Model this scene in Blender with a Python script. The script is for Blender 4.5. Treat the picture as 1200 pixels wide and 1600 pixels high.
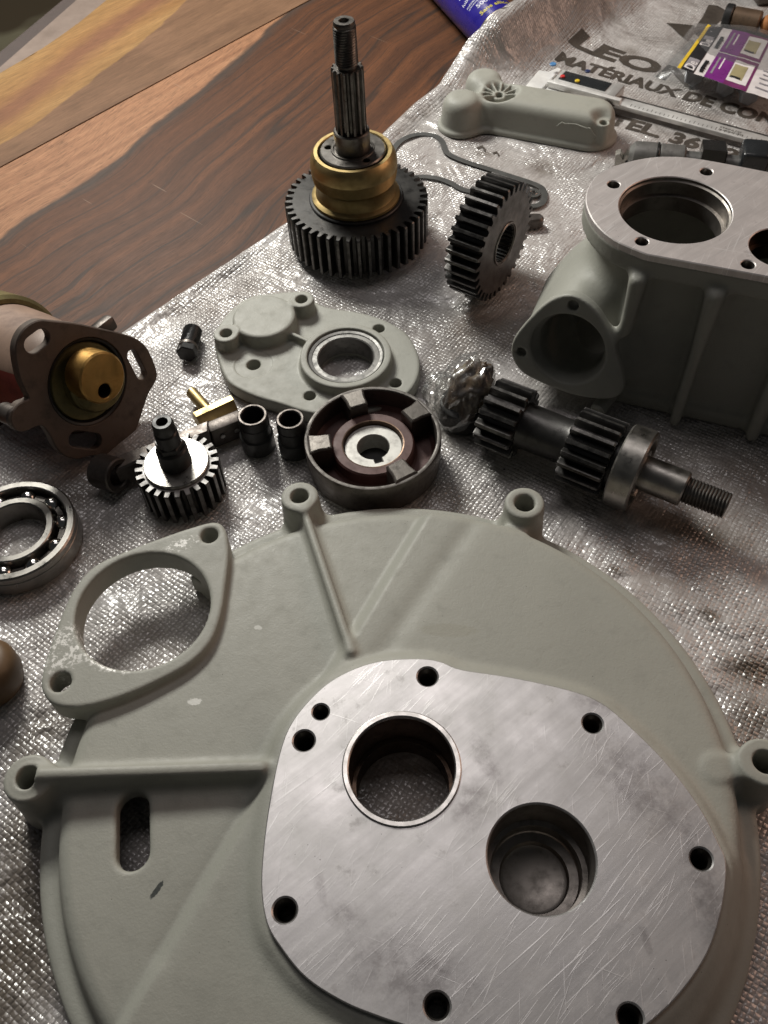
import bpy, bmesh, math, random
import numpy as np
import openvdb
from mathutils import Vector, Matrix, noise
from mathutils.geometry import tessellate_polygon
from math import pi, sin, cos, radians, hypot, atan2

random.seed(7)
for o in list(bpy.data.objects): bpy.data.objects.remove(o)
S = bpy.context.scene
COL = S.collection
MM = 0.001

# ------------------------------------------------------------------ camera
PITCH, ROLL, FPX, CAMH = radians(53.5), radians(-3.5), 1390.0, 450.0     # all lengths in millimetres
W0, H0 = 1200.0, 1600.0
_f = np.array([0, cos(PITCH), -sin(PITCH)]); _r = np.array([1.0, 0, 0]); _u = np.cross(_r, _f)
CF = _f; CR = cos(ROLL)*_r + sin(ROLL)*_u; CU = -sin(ROLL)*_r + cos(ROLL)*_u
CC = np.array([0, 0, CAMH])
cam_d = bpy.data.cameras.new('camera'); cam = bpy.data.objects.new('camera', cam_d); COL.objects.link(cam)
cam_d.sensor_fit = 'VERTICAL'; cam_d.sensor_height = 24.0; cam_d.sensor_width = 18.0
cam_d.lens = FPX/H0*24.0; cam_d.clip_start = 0.01; cam_d.clip_end = 50
cam.matrix_world = Matrix(((CR[0], CU[0], -CF[0], 0), (CR[1], CU[1], -CF[1], 0), (CR[2], CU[2], -CF[2], CAMH*MM), (0, 0, 0, 1)))
cam_d.dof.use_dof = True; cam_d.dof.focus_distance = 0.50; cam_d.dof.aperture_fstop = 18.0
S.camera = cam

# ------------------------------------------------------------------ world, lamps, exposure
wd = bpy.data.worlds.new('World'); S.world = wd; wd.use_nodes = True
bg = wd.node_tree.nodes['Background']; bg.inputs[0].default_value = (0.95, 0.97, 1.0, 1); bg.inputs[1].default_value = 0.03
def lamp(name, loc, target, size, power, color, size_y=None):
    l = bpy.data.lights.new(name, 'AREA'); l.energy = power; l.color = color
    l.shape = 'RECTANGLE' if size_y else 'DISK'; l.size = size
    if size_y: l.size_y = size_y
    o = bpy.data.objects.new(name, l); COL.objects.link(o)
    o.location = Vector(loc); o.rotation_euler = (Vector(target)-Vector(loc)).to_track_quat('-Z', 'Y').to_euler()
    return o
lamp('bench_lamp', (-0.34, 1.16, 0.74), (0.0, 0.40, 0.0), 0.34, 13.2, (1.0, 0.985, 0.92), 0.22)
lamp('ceiling_lamp', (-0.06, 0.95, 1.90), (0.0, 0.35, 0.0), 1.1, 4.9, (1.0, 0.93, 0.92), 0.5)
lamp('side_lamp', (1.30, 0.62, 0.62), (0.1, 0.35, 0.0), 0.9, 4.2, (1.0, 0.62, 0.45))
lamp('floor_fill_light', (-0.95, 3.00, 1.75), (-0.95, 2.60, -0.78), 0.6, 13.0, (1.0, 0.93, 0.80))  # added fill light to brighten the far floor beyond the bench
S.view_settings.view_transform = 'Standard'; S.view_settings.look = 'None'
S.view_settings.exposure = 0.0; S.view_settings.gamma = 1.0
S.cycles.max_bounces = 8; S.cycles.transparent_max_bounces = 8
S.cycles.use_denoising = True

# ------------------------------------------------------------------ where a picture point lies in the place
def at(x, y, z=0.0):
    d = CF + CR*(x-W0/2)/FPX - CU*(y-H0/2)/FPX
    return CC + d*((z-CAMH)/d[2])
def on_plane(x, y, p0, n):
    d = CF + CR*(x-W0/2)/FPX - CU*(y-H0/2)/FPX
    return CC + d*(np.dot(np.asarray(p0)-CC, n)/np.dot(d, n))
def ats(pts, z=0.0): return [at(x, y, z)[:2] for x, y in pts]

# ------------------------------------------------------------------ things and parts
def tag(o, label=None, cat=None, group=None, kind=None):
    if label: o['label'] = label
    if cat: o['category'] = cat
    if group: o['group'] = group
    if kind: o['kind'] = kind
    return o
def thing(name, label, cat, loc=(0, 0, 0), rot=None, group=None):
    o = bpy.data.objects.new(name, None); COL.objects.link(o); o.empty_display_size = 0.01
    M = (rot.to_4x4() if rot is not None else Matrix.Identity(4))
    M.translation = Vector(loc)*MM; o.matrix_world = M
    return tag(o, label, cat, group)
def frame(z, x=(1, 0, 0)):
    z = Vector(z).normalized(); x = Vector(x); x = (x - z*x.dot(z)).normalized(); y = z.cross(x)
    return Matrix((x, y, z)).transposed()
def mk(name, vf, mat, parent=None, sharp=35, smooth=True, off=None):
    v, f = vf
    me = bpy.data.meshes.new(name)
    v = np.asarray(v, dtype=float)
    if off is not None: v = v - np.asarray(off, dtype=float)
    me.from_pydata((v*MM).tolist(), [], [tuple(int(i) for i in q) for q in f]); me.validate(); me.update()
    if smooth:
        me.polygons.foreach_set('use_smooth', [True]*len(me.polygons))
        if sharp: me.set_sharp_from_angle(angle=radians(sharp))
    if mat: me.materials.append(mat)
    o = bpy.data.objects.new(name, me); COL.objects.link(o)
    if parent: o.parent = parent
    return o
def join(*vfs):
    V, F = [], []
    for v, f in vfs:
        n = len(V); V += [tuple(p) for p in v]; F += [tuple(i+n for i in q) for q in f]
    return V, F
def xf(vf, M=None, t=(0, 0, 0)):
    v, f = vf; v = np.asarray(v, float)
    if M is not None: v = v @ np.array(M).T
    return (v + np.asarray(t, float)), f
def lathe(prof, seg=48, a0=0.0, a1=2*pi, close=False):
    full = abs(a1-a0-2*pi) < 1e-6; n = seg if full else seg+1
    V, F = [], []
    P = list(prof)
    for i in range(n):
        a = a0+(a1-a0)*i/seg
        for r, z in P: V.append((r*cos(a), r*sin(a), z))
    m = len(P)
    for i in range(seg):
        j = (i+1) % n
        for k in range(m if close else m-1):
            k2 = (k+1) % m
            q = (i*m+k, j*m+k, j*m+k2, i*m+k2)
            if P[k][0] < 1e-6: q = (i*m+k, j*m+k2, i*m+k2)
            elif P[k2][0] < 1e-6: q = (i*m+k, j*m+k, i*m+k2)
            F.append(q)
    return V, F
def tube(r, ri, z0, z1, c=0.6, seg=48):
    return lathe([(ri, z0), (r-c, z0), (r, z0+c), (r, z1-c), (r-c, z1), (ri+c, z1), (ri, z1-c)], seg, close=True)
def cyl(r, z0, z1, c=0.6, seg=40):
    return lathe([(0, z0), (r-c, z0), (r, z0+c), (r, z1-c), (r-c, z1), (0, z1)], seg)
def thread(r, z0, z1, p=1.6, d=0.9, seg=40, ri=0.0):
    """turned thread: a real helix of ridges"""
    V, F = [], []; n = int((z1-z0)/p*4)
    for i in range(n+1):
        for j in range(seg):
            a = 2*pi*j/seg; z = z0+(z1-z0)*i/n
            ph = ((z-z0)/p - j/seg) % 1.0
            rr = r - d*(abs(2*ph-1))
            if i in (0, n): rr = r-d
            V.append((rr*cos(a), rr*sin(a), z))
    for i in range(n):
        for j in range(seg):
            j2 = (j+1) % seg; F.append((i*seg+j, i*seg+j2, (i+1)*seg+j2, (i+1)*seg+j))
    b = n*seg; k = len(V)
    for j in range(seg):
        a = 2*pi*j/seg; V.append((ri*cos(a)+1e-6, ri*sin(a), z1+0.4))
    for j in range(seg):
        j2 = (j+1) % seg; F.append((b+j, b+j2, k+j2, k+j))
    if ri > 0:
        k2 = len(V)
        for j in range(seg):
            a = 2*pi*j/seg; V.append((ri*cos(a), ri*sin(a), z1-6))
        for j in range(seg):
            j2 = (j+1) % seg; F.append((k+j, k+j2, k2+j2, k2+j))
        F.append(tuple(k2+j for j in range(seg)))
    return V, F
def area2(p): return sum(p[i][0]*p[(i+1) % len(p)][1]-p[(i+1) % len(p)][0]*p[i][1] for i in range(len(p)))/2
def offset2(p, d):
    """moves a closed loop along its left-hand normals"""
    n = len(p); out = []
    for i in range(n):
        a, b, c = np.array(p[i-1][:2]), np.array(p[i][:2]), np.array(p[(i+1) % n][:2])
        e1 = b-a; e2 = c-b; e1 = e1/(np.hypot(*e1)+1e-9); e2 = e2/(np.hypot(*e2)+1e-9)
        n1 = np.array([-e1[1], e1[0]]); n2 = np.array([-e2[1], e2[0]]); m = n1+n2; m = m/(np.hypot(*m)+1e-9)
        k = d/max(0.35, float(m@n1)); out.append(b+m*k)
    return out
def circle(c, r, n=32, a0=0.0): return [(c[0]+r*cos(a0+2*pi*i/n), c[1]+r*sin(a0+2*pi*i/n)) for i in range(n)]
def spline(pts, n=6, closed=True):
    """Catmull-Rom through points"""
    P = [np.array(p, float) for p in pts]; m = len(P); out = []
    for i in range(m if closed else m-1):
        if closed: a, b, c, d = P[i-1], P[i], P[(i+1) % m], P[(i+2) % m]
        else: a, b, c, d = P[max(i-1, 0)], P[i], P[i+1], P[min(i+2, m-1)]
        for k in range(n):
            t = k/n
            out.append(0.5*((2*b)+(c-a)*t+(2*a-5*b+4*c-d)*t*t+(3*b-a-3*c+d)*t**3))
    if not closed: out.append(P[-1])
    return out
def prism(outer, holes, z0, z1, ch=0.5, hole_ch=None, bottom=True):
    hc = ch if hole_ch is None else hole_ch
    loops = []
    o = list(outer)
    if area2(o) < 0: o = o[::-1]
    loops.append((o, ch))
    for h in holes:
        h = list(h)
        if area2(h) > 0: h = h[::-1]
        loops.append((h, hc))
    V, F = [], []
    tops, bots = [], []
    for lp, c in loops:
        n = len(lp)
        ring_top = offset2(lp, c) if c > 0 else lp
        b = len(V)
        for p in lp: V.append((p[0], p[1], z0))
        for p in lp: V.append((p[0], p[1], z1-c))
        for p in ring_top: V.append((p[0], p[1], z1))
        for i in range(n):
            j = (i+1) % n
            F.append((b+i, b+j, b+n+j, b+n+i)); F.append((b+n+i, b+n+j, b+2*n+j, b+2*n+i))
        tops.append([b+2*n+i for i in range(n)]); bots.append([b+i for i in range(n)])
    for idx, flip in ((tops, False), (bots, True)):
        if flip and not bottom: continue
        flat = [i for l in idx for i in l]
        for t in tessellate_polygon([[Vector((V[i][0], V[i][1], 0)) for i in l] for l in idx]):
            a, b, c = [flat[k] for k in t]
            ar = (V[b][0]-V[a][0])*(V[c][1]-V[a][1])-(V[c][0]-V[a][0])*(V[b][1]-V[a][1])
            if (ar < 0) != flip: b, c = c, b
            F.append((a, b, c))
    return V, F
def gear(N, ro, rr, rb, z0, z1, ch=0.7, tw=0.0):
    prof = []; a = 2*pi/N; h = ro-rr
    for k in range(N):
        for fr, r in ((-.5, rr), (-.33, rr), (-.275, rr+.2*h), (-.205-tw*.5, rr+.62*h), (-.15-tw, ro-.05*h), (-.125-tw, ro), (.125+tw, ro), (.15+tw, ro-.05*h), (.205+tw*.5, rr+.62*h), (.275, rr+.2*h), (.33, rr)):
            prof.append(((k+fr)*a, r))
    n = len(prof)
    g_ = max(rb+.2, rr-1.4); g2 = rb+(g_-rb)*.5
    rings = [(rb, z0, 1), (g2, z0, 1), (g_, z0, 1), (-ch, z0, 0), (0, z0+ch, 0), (0, z1-ch, 0), (-ch, z1, 0), (g_, z1, 1), (g2, z1, 1), (rb, z1, 1)]
    V, F = [], []
    for d, z, inner in rings:
        for t, r in prof:
            r2 = d if inner else max(r+d, rr-0.05 if d < 0 and r <= rr else r+d)
            V.append((r2*cos(t), r2*sin(t), z))
    m = len(rings)
    for k in range(m):
        k2 = (k+1) % m
        for i in range(n):
            j = (i+1) % n; F.append((k*n+i, k*n+j, k2*n+j, k2*n+i))
    return V, F
def box(c, s, b=0.6, seg=2, taper=None):
    bm = bmesh.new(); bmesh.ops.create_cube(bm, size=1.0)
    for v in bm.verts:
        v.co = Vector((v.co.x*s[0], v.co.y*s[1], v.co.z*s[2]))
        if taper and v.co.z > 0: v.co.x *= taper; v.co.y *= taper
    if b > 0: bmesh.ops.bevel(bm, geom=list(bm.edges), offset=b, segments=seg, affect='EDGES', profile=0.5)
    bm.verts.ensure_lookup_table()
    V = [tuple(v.co+Vector(c)) for v in bm.verts]; F = [[v.index for v in f.verts] for f in bm.faces]; bm.free()
    return V, F
def sweep(path, r, seg=10, closed=False):
    V, F = [], []; P = [Vector(p) for p in path]; n = len(P); up = Vector((0, 0, 1))
    for i in range(n):
        t = (P[(i+1) % n]-P[i-1]) if (closed or 0 < i < n-1) else (P[min(i+1, n-1)]-P[max(i-1, 0)])
        t.normalize(); x = t.cross(up)
        if x.length < 1e-4: x = Vector((1, 0, 0))
        x.normalize(); y = x.cross(t)
        rr = r[i] if isinstance(r, (list, tuple)) else r
        for j in range(seg):
            a = 2*pi*j/seg; V.append(tuple(P[i]+x*(rr*cos(a))+y*(rr*sin(a))))
    for i in range(n if closed else n-1):
        i2 = (i+1) % n
        for j in range(seg):
            j2 = (j+1) % seg; F.append((i*seg+j, i*seg+j2, i2*seg+j2, i2*seg+j))
    if not closed: F.append(tuple(range(seg-1, -1, -1))); F.append(tuple((n-1)*seg+j for j in range(seg)))
    return V, F

# ------------------------------------------------------------------ cast shapes as distance fields
def smin(a, b, k): h = np.maximum(k-np.abs(a-b), 0)/k; return np.minimum(a, b)-h*h*k*0.25
def smax(a, b, k): return -smin(-a, -b, k)
def sstep(a, b, x): t = np.clip((x-a)/(b-a), 0, 1); return t*t*(3-2*t)
def poly_d(X, Y, pts):
    """signed distance to a closed outline"""
    d = np.full(X.shape, 1e9, np.float32); s = np.ones(X.shape, bool)
    n = len(pts)
    for i in range(n):
        ax, ay = pts[i][0], pts[i][1]; bx, by = pts[i-1][0], pts[i-1][1]
        ex, ey = bx-ax, by-ay; wx, wy = X-ax, Y-ay
        t = np.clip((wx*ex+wy*ey)/(ex*ex+ey*ey+1e-9), 0, 1)
        d = np.minimum(d, (wx-ex*t)**2+(wy-ey*t)**2)
        c1, c2, c3 = Y >= ay, Y < by, ex*wy > ey*wx
        s ^= (c1 & c2 & c3) | (~c1 & ~c2 & ~c3)
    return np.where(s, 1, -1)*np.sqrt(d)
def seg_d(X, Y, a, b):
    ex, ey = b[0]-a[0], b[1]-a[1]; t = np.clip(((X-a[0])*ex+(Y-a[1])*ey)/(ex*ex+ey*ey), 0, 1)
    return np.hypot(X-a[0]-ex*t, Y-a[1]-ey*t), t
def circ_d(X, Y, c, r): return np.hypot(X-c[0], Y-c[1])-r
def field(lo, hi, vox):
    n = [int(math.ceil((hi[i]-lo[i])/vox))+1 for i in range(3)]
    x = (lo[0]+np.arange(n[0])*vox).astype(np.float32); y = (lo[1]+np.arange(n[1])*vox).astype(np.float32); z = (lo[2]+np.arange(n[2])*vox).astype(np.float32)
    X, Y = np.meshgrid(x, y, indexing='ij')
    return X, Y, z[None, None, :]
def surf(d, lo, vox):
    d = d.astype(np.float32).copy(); big = 3*vox
    d = np.clip(d, -big, big)
    d[0], d[-1], d[:, 0], d[:, -1], d[:, :, 0], d[:, :, -1] = big, big, big, big, big, big
    g = openvdb.FloatGrid(big); g.copyFromArray(d)
    p, q = g.convertToQuads(0.0)[:2]
    p = p*vox+np.array(lo); return p, q[:, ::-1]
def mk_np(name, p, q, mat, parent, off):
    me = bpy.data.meshes.new(name); p = (p-np.asarray(off))*MM
    me.vertices.add(len(p)); me.vertices.foreach_set('co', p.astype(np.float32).ravel())
    me.loops.add(4*len(q)); me.loops.foreach_set('vertex_index', q.astype(np.int32).ravel())
    me.polygons.add(len(q)); me.polygons.foreach_set('loop_start', np.arange(0, 4*len(q), 4, dtype=np.int32))
    me.update(calc_edges=True); me.validate()
    me.polygons.foreach_set('use_smooth', [True]*len(me.polygons))
    me.materials.append(mat)
    o = bpy.data.objects.new(name, me); COL.objects.link(o); o.parent = parent
    # outward normals
    vol = 0.0
    a, b, c = p[q[:, 0]], p[q[:, 1]], p[q[:, 2]]; vol = np.einsum('ij,ij->i', a, np.cross(b, c)).sum()
    if vol < 0: me.flip_normals()
    return o

# ------------------------------------------------------------------ materials
class N:
    def __init__(s, name):
        s.m = bpy.data.materials.new(name); s.m.use_nodes = True; s.t = s.m.node_tree; s.b = s.t.nodes['Principled BSDF']; s.co = None
    def n(s, ty, **k):
        o = s.t.nodes.new(ty)
        for a, b in k.items(): setattr(o, a, b)
        return o
    def l(s, a, b): s.t.links.new(a, b)
    def coord(s, kind='Object'):
        if s.co is None: s.co = s.n('ShaderNodeTexCoord')
        return s.co.outputs[kind]
    def val(s, sock, v):
        if hasattr(v, 'is_linked') or hasattr(v, 'links'): s.l(v, sock)
        else:
            if isinstance(v, tuple) and len(v) == 3 and sock.type == 'RGBA': v = v+(1,)
            sock.default_value = v
    def set(s, **k):
        for a, v in k.items(): s.val(s.b.inputs[a.replace('_', ' ')], v)
    def noise(s, scale, det=4, rough=.55, vec=None, out='Fac', dist=0.0):
        o = s.n('ShaderNodeTexNoise'); o.inputs['Scale'].default_value = scale; o.inputs['Detail'].default_value = det
        o.inputs['Roughness'].default_value = rough; o.inputs['Distortion'].default_value = dist
        s.l(vec if vec is not None else s.coord(), o.inputs['Vector']); return o.outputs[out]
    def vor(s, scale, vec=None, out='Distance', feature='F1'):
        o = s.n('ShaderNodeTexVoronoi', feature=feature); o.inputs['Scale'].default_value = scale
        s.l(vec if vec is not None else s.coord(), o.inputs['Vector']); return o.outputs[out]
    def map(s, vec=None, loc=(0, 0, 0), rot=(0, 0, 0), scale=(1, 1, 1)):
        o = s.n('ShaderNodeMapping'); o.inputs[1].default_value = loc; o.inputs[2].default_value = rot; o.inputs[3].default_value = scale
        s.l(vec if vec is not None else s.coord(), o.inputs[0]); return o.outputs[0]
    def ramp(s, fac, stops, interp='LINEAR'):
        o = s.n('ShaderNodeValToRGB'); e = o.color_ramp.elements; o.color_ramp.interpolation = interp
        while len(e) < len(stops): e.new(0.5)
        for i, (p, c) in enumerate(stops):
            e[i].position = p; e[i].color = (c if isinstance(c, tuple) else (c, c, c))+((1,) if not isinstance(c, tuple) or len(c) == 3 else ())
        s.l(fac, o.inputs[0]); return o.outputs[0]
    def mix(s, f, a, b, mode='MIX'):
        o = s.n('ShaderNodeMix', data_type='RGBA', blend_type=mode); s.val(o.inputs[0], f); s.val(o.inputs[6], a); s.val(o.inputs[7], b); return o.outputs[2]
    def math(s, op, a, b=0.0, c=0.0, clamp=False):
        o = s.n('ShaderNodeMath', operation=op, use_clamp=clamp); s.val(o.inputs[0], a); s.val(o.inputs[1], b); s.val(o.inputs[2], c); return o.outputs[0]
    def sep(s, vec=None):
        o = s.n('ShaderNodeSeparateXYZ'); s.l(vec if vec is not None else s.coord(), o.inputs[0]); return o.outputs
    def comb(s, x, y, z=0.0):
        o = s.n('ShaderNodeCombineXYZ'); s.val(o.inputs[0], x); s.val(o.inputs[1], y); s.val(o.inputs[2], z); return o.outputs[0]
    def bump(s, h, strength=.3, dist=.001, normal=None):
        o = s.n('ShaderNodeBump'); o.inputs['Strength'].default_value = strength; o.inputs['Distance'].default_value = dist
        s.l(h, o.inputs['Height'])
        if normal is not None: s.l(normal, o.inputs['Normal'])
        s.l(o.outputs[0], s.b.inputs['Normal']); return o.outputs[0]
    def spot(s, x, y, rx, ry=None, ang=0.0, soft=.25, z=None):
        """a patch at a place on the thing, in millimetres of its own frame"""
        ry = ry or rx
        mp = s.map(loc=(-x*MM, -y*MM, 0)); mp = s.map(mp, rot=(0, 0, -ang)); mp = s.map(mp, scale=(1/(rx*MM), 1/(ry*MM), 0))
        nz = s.n('ShaderNodeVectorMath', operation='LENGTH'); s.l(mp, nz.inputs[0])
        d = s.math('ADD', nz.outputs['Value'], s.math('MULTIPLY_ADD', s.noise(700, 3), .9, -.45))
        return s.math('MULTIPLY_ADD', d, -1/soft, 1/soft+.5, clamp=True)

def paint_mat(name, base, spots=(), worn=()):
    n = N(name)
    big = n.noise(14, 3); fine = n.noise(900, 3); mid = n.noise(120, 5, .6)
    c = n.ramp(big, [(.3, tuple(x*.93 for x in base)), (.7, tuple(x*1.05 for x in base))])
    grime = n.math('ADD', n.ramp(mid, [(.55, 0.0), (.85, .4)]), n.ramp(n.noise(38, 5, .65, n.map(loc=(3, 8, 1))), [(.55, 0.0), (.75, .28)]), clamp=True)
    c = n.mix(grime, c, tuple(x*.62 for x in base))
    speck = n.ramp(n.vor(230), [(.035, 1.0), (.055, 0.0)])
    gate = n.ramp(n.noise(60, 2), [(.56, 0.0), (.62, 1.0)])
    c = n.mix(n.math('MULTIPLY', speck, gate), c, (.025, .022, .02))
    rough = n.ramp(mid, [(.3, .48), (.7, .62)])
    geo = n.n('ShaderNodeNewGeometry')
    chip = n.math('MULTIPLY', n.ramp(geo.outputs['Pointiness'], [(.56, 0.0), (.62, 1.0)]), n.ramp(n.noise(210, 5, .7), [(.56, 0.0), (.60, .8)]))
    c = n.mix(chip, c, (.52, .51, .48))
    met = None
    for (x, y, rx, ry, ang, col) in spots:
        c = n.mix(n.spot(x, y, rx, ry, ang), c, col)
    for (x, y, rx, ry, ang) in worn:
        k = n.math('MULTIPLY', n.spot(x, y, rx, ry, ang, .5), n.ramp(n.noise(380, 4, .7), [(.50, 0.0), (.56, 1.0)]))
        c = n.mix(k, c, (.72, .71, .67))
        rough = n.mix(k, rough, (.3, .3, .3))
    n.set(Base_Color=c, Roughness=rough)
    n.b.inputs['Specular IOR Level'].default_value = .42
    h = n.math('ADD', n.math('MULTIPLY', fine, .7), n.noise(330, 5, .65))
    n.bump(h, .24, .0006)
    return n.m

def machined_mat(name, spots=(), tint=(.66, .645, .635), rough=.37, metal=.88):
    n = N(name)
    def scr(ang, sx, sy, sc, th):
        v = n.map(n.map(rot=(0, 0, ang)), scale=(sx, sy, 1)); v2 = n.map(v, loc=(ang*3, ang*1.7, 0))
        return n.ramp(n.noise(sc, 2, .5, v2), [(th, 0.0), (th+.05, 1.0)])
    s1 = scr(-.6, 6, 260, 3.2, .66); s2 = scr(-1.05, 7, 300, 3.0, .67); s3 = scr(-.78, 9, 420, 3.1, .64); s4 = scr(.4, 8, 300, 2.6, .69); s5 = scr(-1.45, 10, 380, 3, .66)
    mask = n.ramp(n.noise(17, 3), [(.38, 0.0), (.6, 1.0)]); mask2 = n.ramp(n.noise(23, 3, vec=n.map(loc=(3, 1, 2))), [(.42, 0.0), (.62, 1.0)])
    sc = n.math('ADD', n.math('MULTIPLY', n.math('ADD', s1, s3), mask), n.math('MULTIPLY', n.math('ADD', n.math('ADD', s2, s5), s4), mask2), clamp=True)
    grain = n.noise(40, 4, .6, n.map(n.map(rot=(0, 0, -.62)), scale=(.35, 6, 1)))
    cloud = n.noise(30, 6, .65); smut = n.noise(75, 6, .7, n.map(loc=(5, 2, 0)))
    c = n.ramp(cloud, [(.3, tuple(x*.80 for x in tint)), (.62, tint)])
    c = n.mix(n.ramp(grain, [(.35, .28), (.65, 0.0)]), c, tuple(x*.5 for x in tint))
    c = n.mix(n.ramp(smut, [(.60, 0.0), (.78, .7)]), c, (.20, .18, .18))
    c = n.mix(n.math('MULTIPLY', sc, .42), c, (.97, .96, .95))
    pit = n.math('MULTIPLY', n.ramp(n.vor(330), [(.05, 1.0), (.10, 0.0)]), n.ramp(n.noise(45, 3), [(.55, 0.0), (.65, 1.0)]))
    c = n.mix(pit, c, (.10, .09, .09))
    for (x, y, rx, ry, ang, col) in spots:
        c = n.mix(n.math('MULTIPLY', n.math('MULTIPLY', n.spot(x, y, rx, ry, ang, .9), n.ramp(n.noise(160, 5, .7), [(.38, .15), (.62, 1.0)])), .5), c, col)
    r = n.math('ADD', n.ramp(cloud, [(.3, rough+.10), (.65, rough-.04)]), n.math('MULTIPLY', n.ramp(smut, [(.5, 0.0), (.75, 1.0)]), .12))
    n.set(Base_Color=c, Metallic=metal, Roughness=r)
    h = n.math('ADD', n.math('MULTIPLY', sc, .6), n.math('ADD', n.math('MULTIPLY', grain, .5), n.math('MULTIPLY', n.noise(520, 3), .25)))
    n.bump(h, .16, .0004)
    return n.m

def metal_mat(name, col, rough=.35, metallic=1.0, dirt=.4, dirt_col=(.02, .017, .014), bump=.12, scale=120, var=.25, wear=None):
    n = N(name)
    a = n.noise(scale, 5, .65); b = n.noise(scale*.22, 4, .6); f = n.noise(1100, 2)
    c = n.ramp(b, [(.3, tuple(x*(1-var) for x in col)), (.7, tuple(min(1, x*(1+var)) for x in col))])
    c = n.mix(n.ramp(a, [(.5, 0.0), (.75, dirt)]), c, dirt_col)
    if wear:
        geo = n.n('ShaderNodeNewGeometry')
        k = n.math('MULTIPLY', n.ramp(geo.outputs['Pointiness'], [(.53, 0.0), (.66, 1.0)]), n.ramp(n.noise(160, 4, .7), [(.38, .1), (.62, 1.0)]))
        c = n.mix(k, c, wear)
    n.set(Base_Color=c, Metallic=metallic, Roughness=n.ramp(a, [(.3, max(.05, rough-.08)), (.7, min(1, rough+.16))]))
    n.bump(n.math('ADD', n.math('MULTIPLY', f, .4), a), bump, .0005)
    return n.m

def plain_mat(name, col, rough=.5, metallic=0.0, spec=.5, bump=.05):
    n = N(name); a = n.noise(90, 4)
    c = n.ramp(a, [(.3, tuple(x*.85 for x in col)), (.7, tuple(min(1, x*1.1) for x in col))])
    n.set(Base_Color=c, Metallic=metallic, Roughness=n.ramp(a, [(.3, max(.03, rough-.06)), (.7, min(1, rough+.08))]))
    n.b.inputs['Specular IOR Level'].default_value = spec
    n.bump(n.noise(500, 3), bump, .0005); return n.m

GREY = (.312, .311, .272)
M = {}
M['black_steel'] = metal_mat('blackened_gear_steel', (.055, .053, .051), .33, .8, .6, bump=.14, wear=(.22, .21, .20))
M['shaft_steel'] = metal_mat('oily_dark_steel', (.13, .12, .11), .32, .9, .6, bump=.10, wear=(.33, .31, .29))
M['steel'] = metal_mat('bearing_steel', (.34, .325, .30), .32, 1.0, .35, (.06, .05, .04), .05)
M['bright_steel'] = metal_mat('polished_steel', (.50, .49, .47), .30, 1.0, .25, (.08, .07, .06), .04)
M['tooth_end'] = metal_mat('pale_tooth_ends', (.30, .29, .28), .5, .6, .4, (.06, .05, .05), .1, 200)  # paler steel for the upper ends of the pinion teeth
M['ball_steel'] = metal_mat('ball_steel', (.55, .54, .52), .10, 1.0, .1, (.1, .1, .1), .01)
M['brass'] = metal_mat('yellow_brass', (.36, .27, .125), .42, 1.0, .35, (.10, .06, .02), .06)
M['brass_face'] = metal_mat('orange_brass', (.60, .36, .12), .36, 1.0, .35, (.22, .10, .03), .05)
M['olive'] = metal_mat('olive_tarnished_brass', (.17, .145, .065), .42, .7, .5, (.03, .025, .015), .1)
M['rust'] = metal_mat('rusty_brown_paint', (.105, .078, .062), .55, .3, .8, (.035, .03, .026), .3, 70)
M['old_pink'] = metal_mat('worn_reddish_paint', (.195, .130, .096), .5, .1, .8, (.075, .04, .03), .25, 45, .4)
M['red_paint'] = metal_mat('dark_red_paint', (.16, .022, .016), .45, .0, .4, bump=.2)
M['primer'] = metal_mat('red_brown_primer', (.085, .036, .030), .5, .1, .5, (.03, .018, .015), .15, 90)
M['iron'] = metal_mat('dark_cast_iron', (.115, .10, .09), .42, .75, .5, bump=.25, scale=160)
M['iron_bright'] = metal_mat('rubbed_cast_iron', (.115, .105, .095), .36, .9, .4, (.06, .05, .045), .2, 200)
M['rim_wear'] = metal_mat('worn_iron_edge', (.14, .13, .12), .55, .7, .6, (.06, .05, .045), .15, 220)
M['black'] = metal_mat('black_oxide', (.035, .035, .035), .38, .5, .3, bump=.08)
M['bore'] = metal_mat('bored_aluminium', (.24, .22, .20), .42, .9, .5, (.05, .045, .04), .06)
M['bore_bronze'] = metal_mat('bronze_bore', (.11, .075, .055), .34, 1.0, .6, (.04, .03, .025), .06)
M['liner'] = metal_mat('liner_steel', (.62, .60, .57), .28, 1.0, .2, (.2, .19, .18), .05)
M['seal'] = metal_mat('worn_seal_metal', (.19, .185, .175), .46, .6, .7, (.05, .05, .05), .1, 200)
M['gasket'] = plain_mat('gasket_paper', (.055, .055, .052), .5)
M['white_steel'] = metal_mat('satin_stainless', (.66, .65, .63), .42, .55, .15, (.3, .3, .3), .04)
M['pale_steel'] = metal_mat('pale_steel', (.80, .79, .77), .40, .35, .1, (.4, .4, .4), .03)
M['hub_steel'] = metal_mat('dull_hub_steel', (.46, .45, .42), .46, .5, .4, (.12, .11, .10), .06, 150)
M['display'] = plain_mat('display_black', (.022, .024, .026), .25)
M['grey_plastic'] = plain_mat('grey_plastic', (.30, .29, .28), .4)
M['black_plastic'] = plain_mat('black_plastic', (.018, .017, .016), .22, bump=.2)
M['red_button'] = plain_mat('red_button', (.55, .03, .03), .4); M['yellow_button'] = plain_mat('yellow_button', (.70, .50, .03), .4); M['blue_button'] = plain_mat('blue_button', (.08, .22, .45), .4)
M['navy'] = plain_mat('navy_button', (.02, .03, .10), .4)
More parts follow.
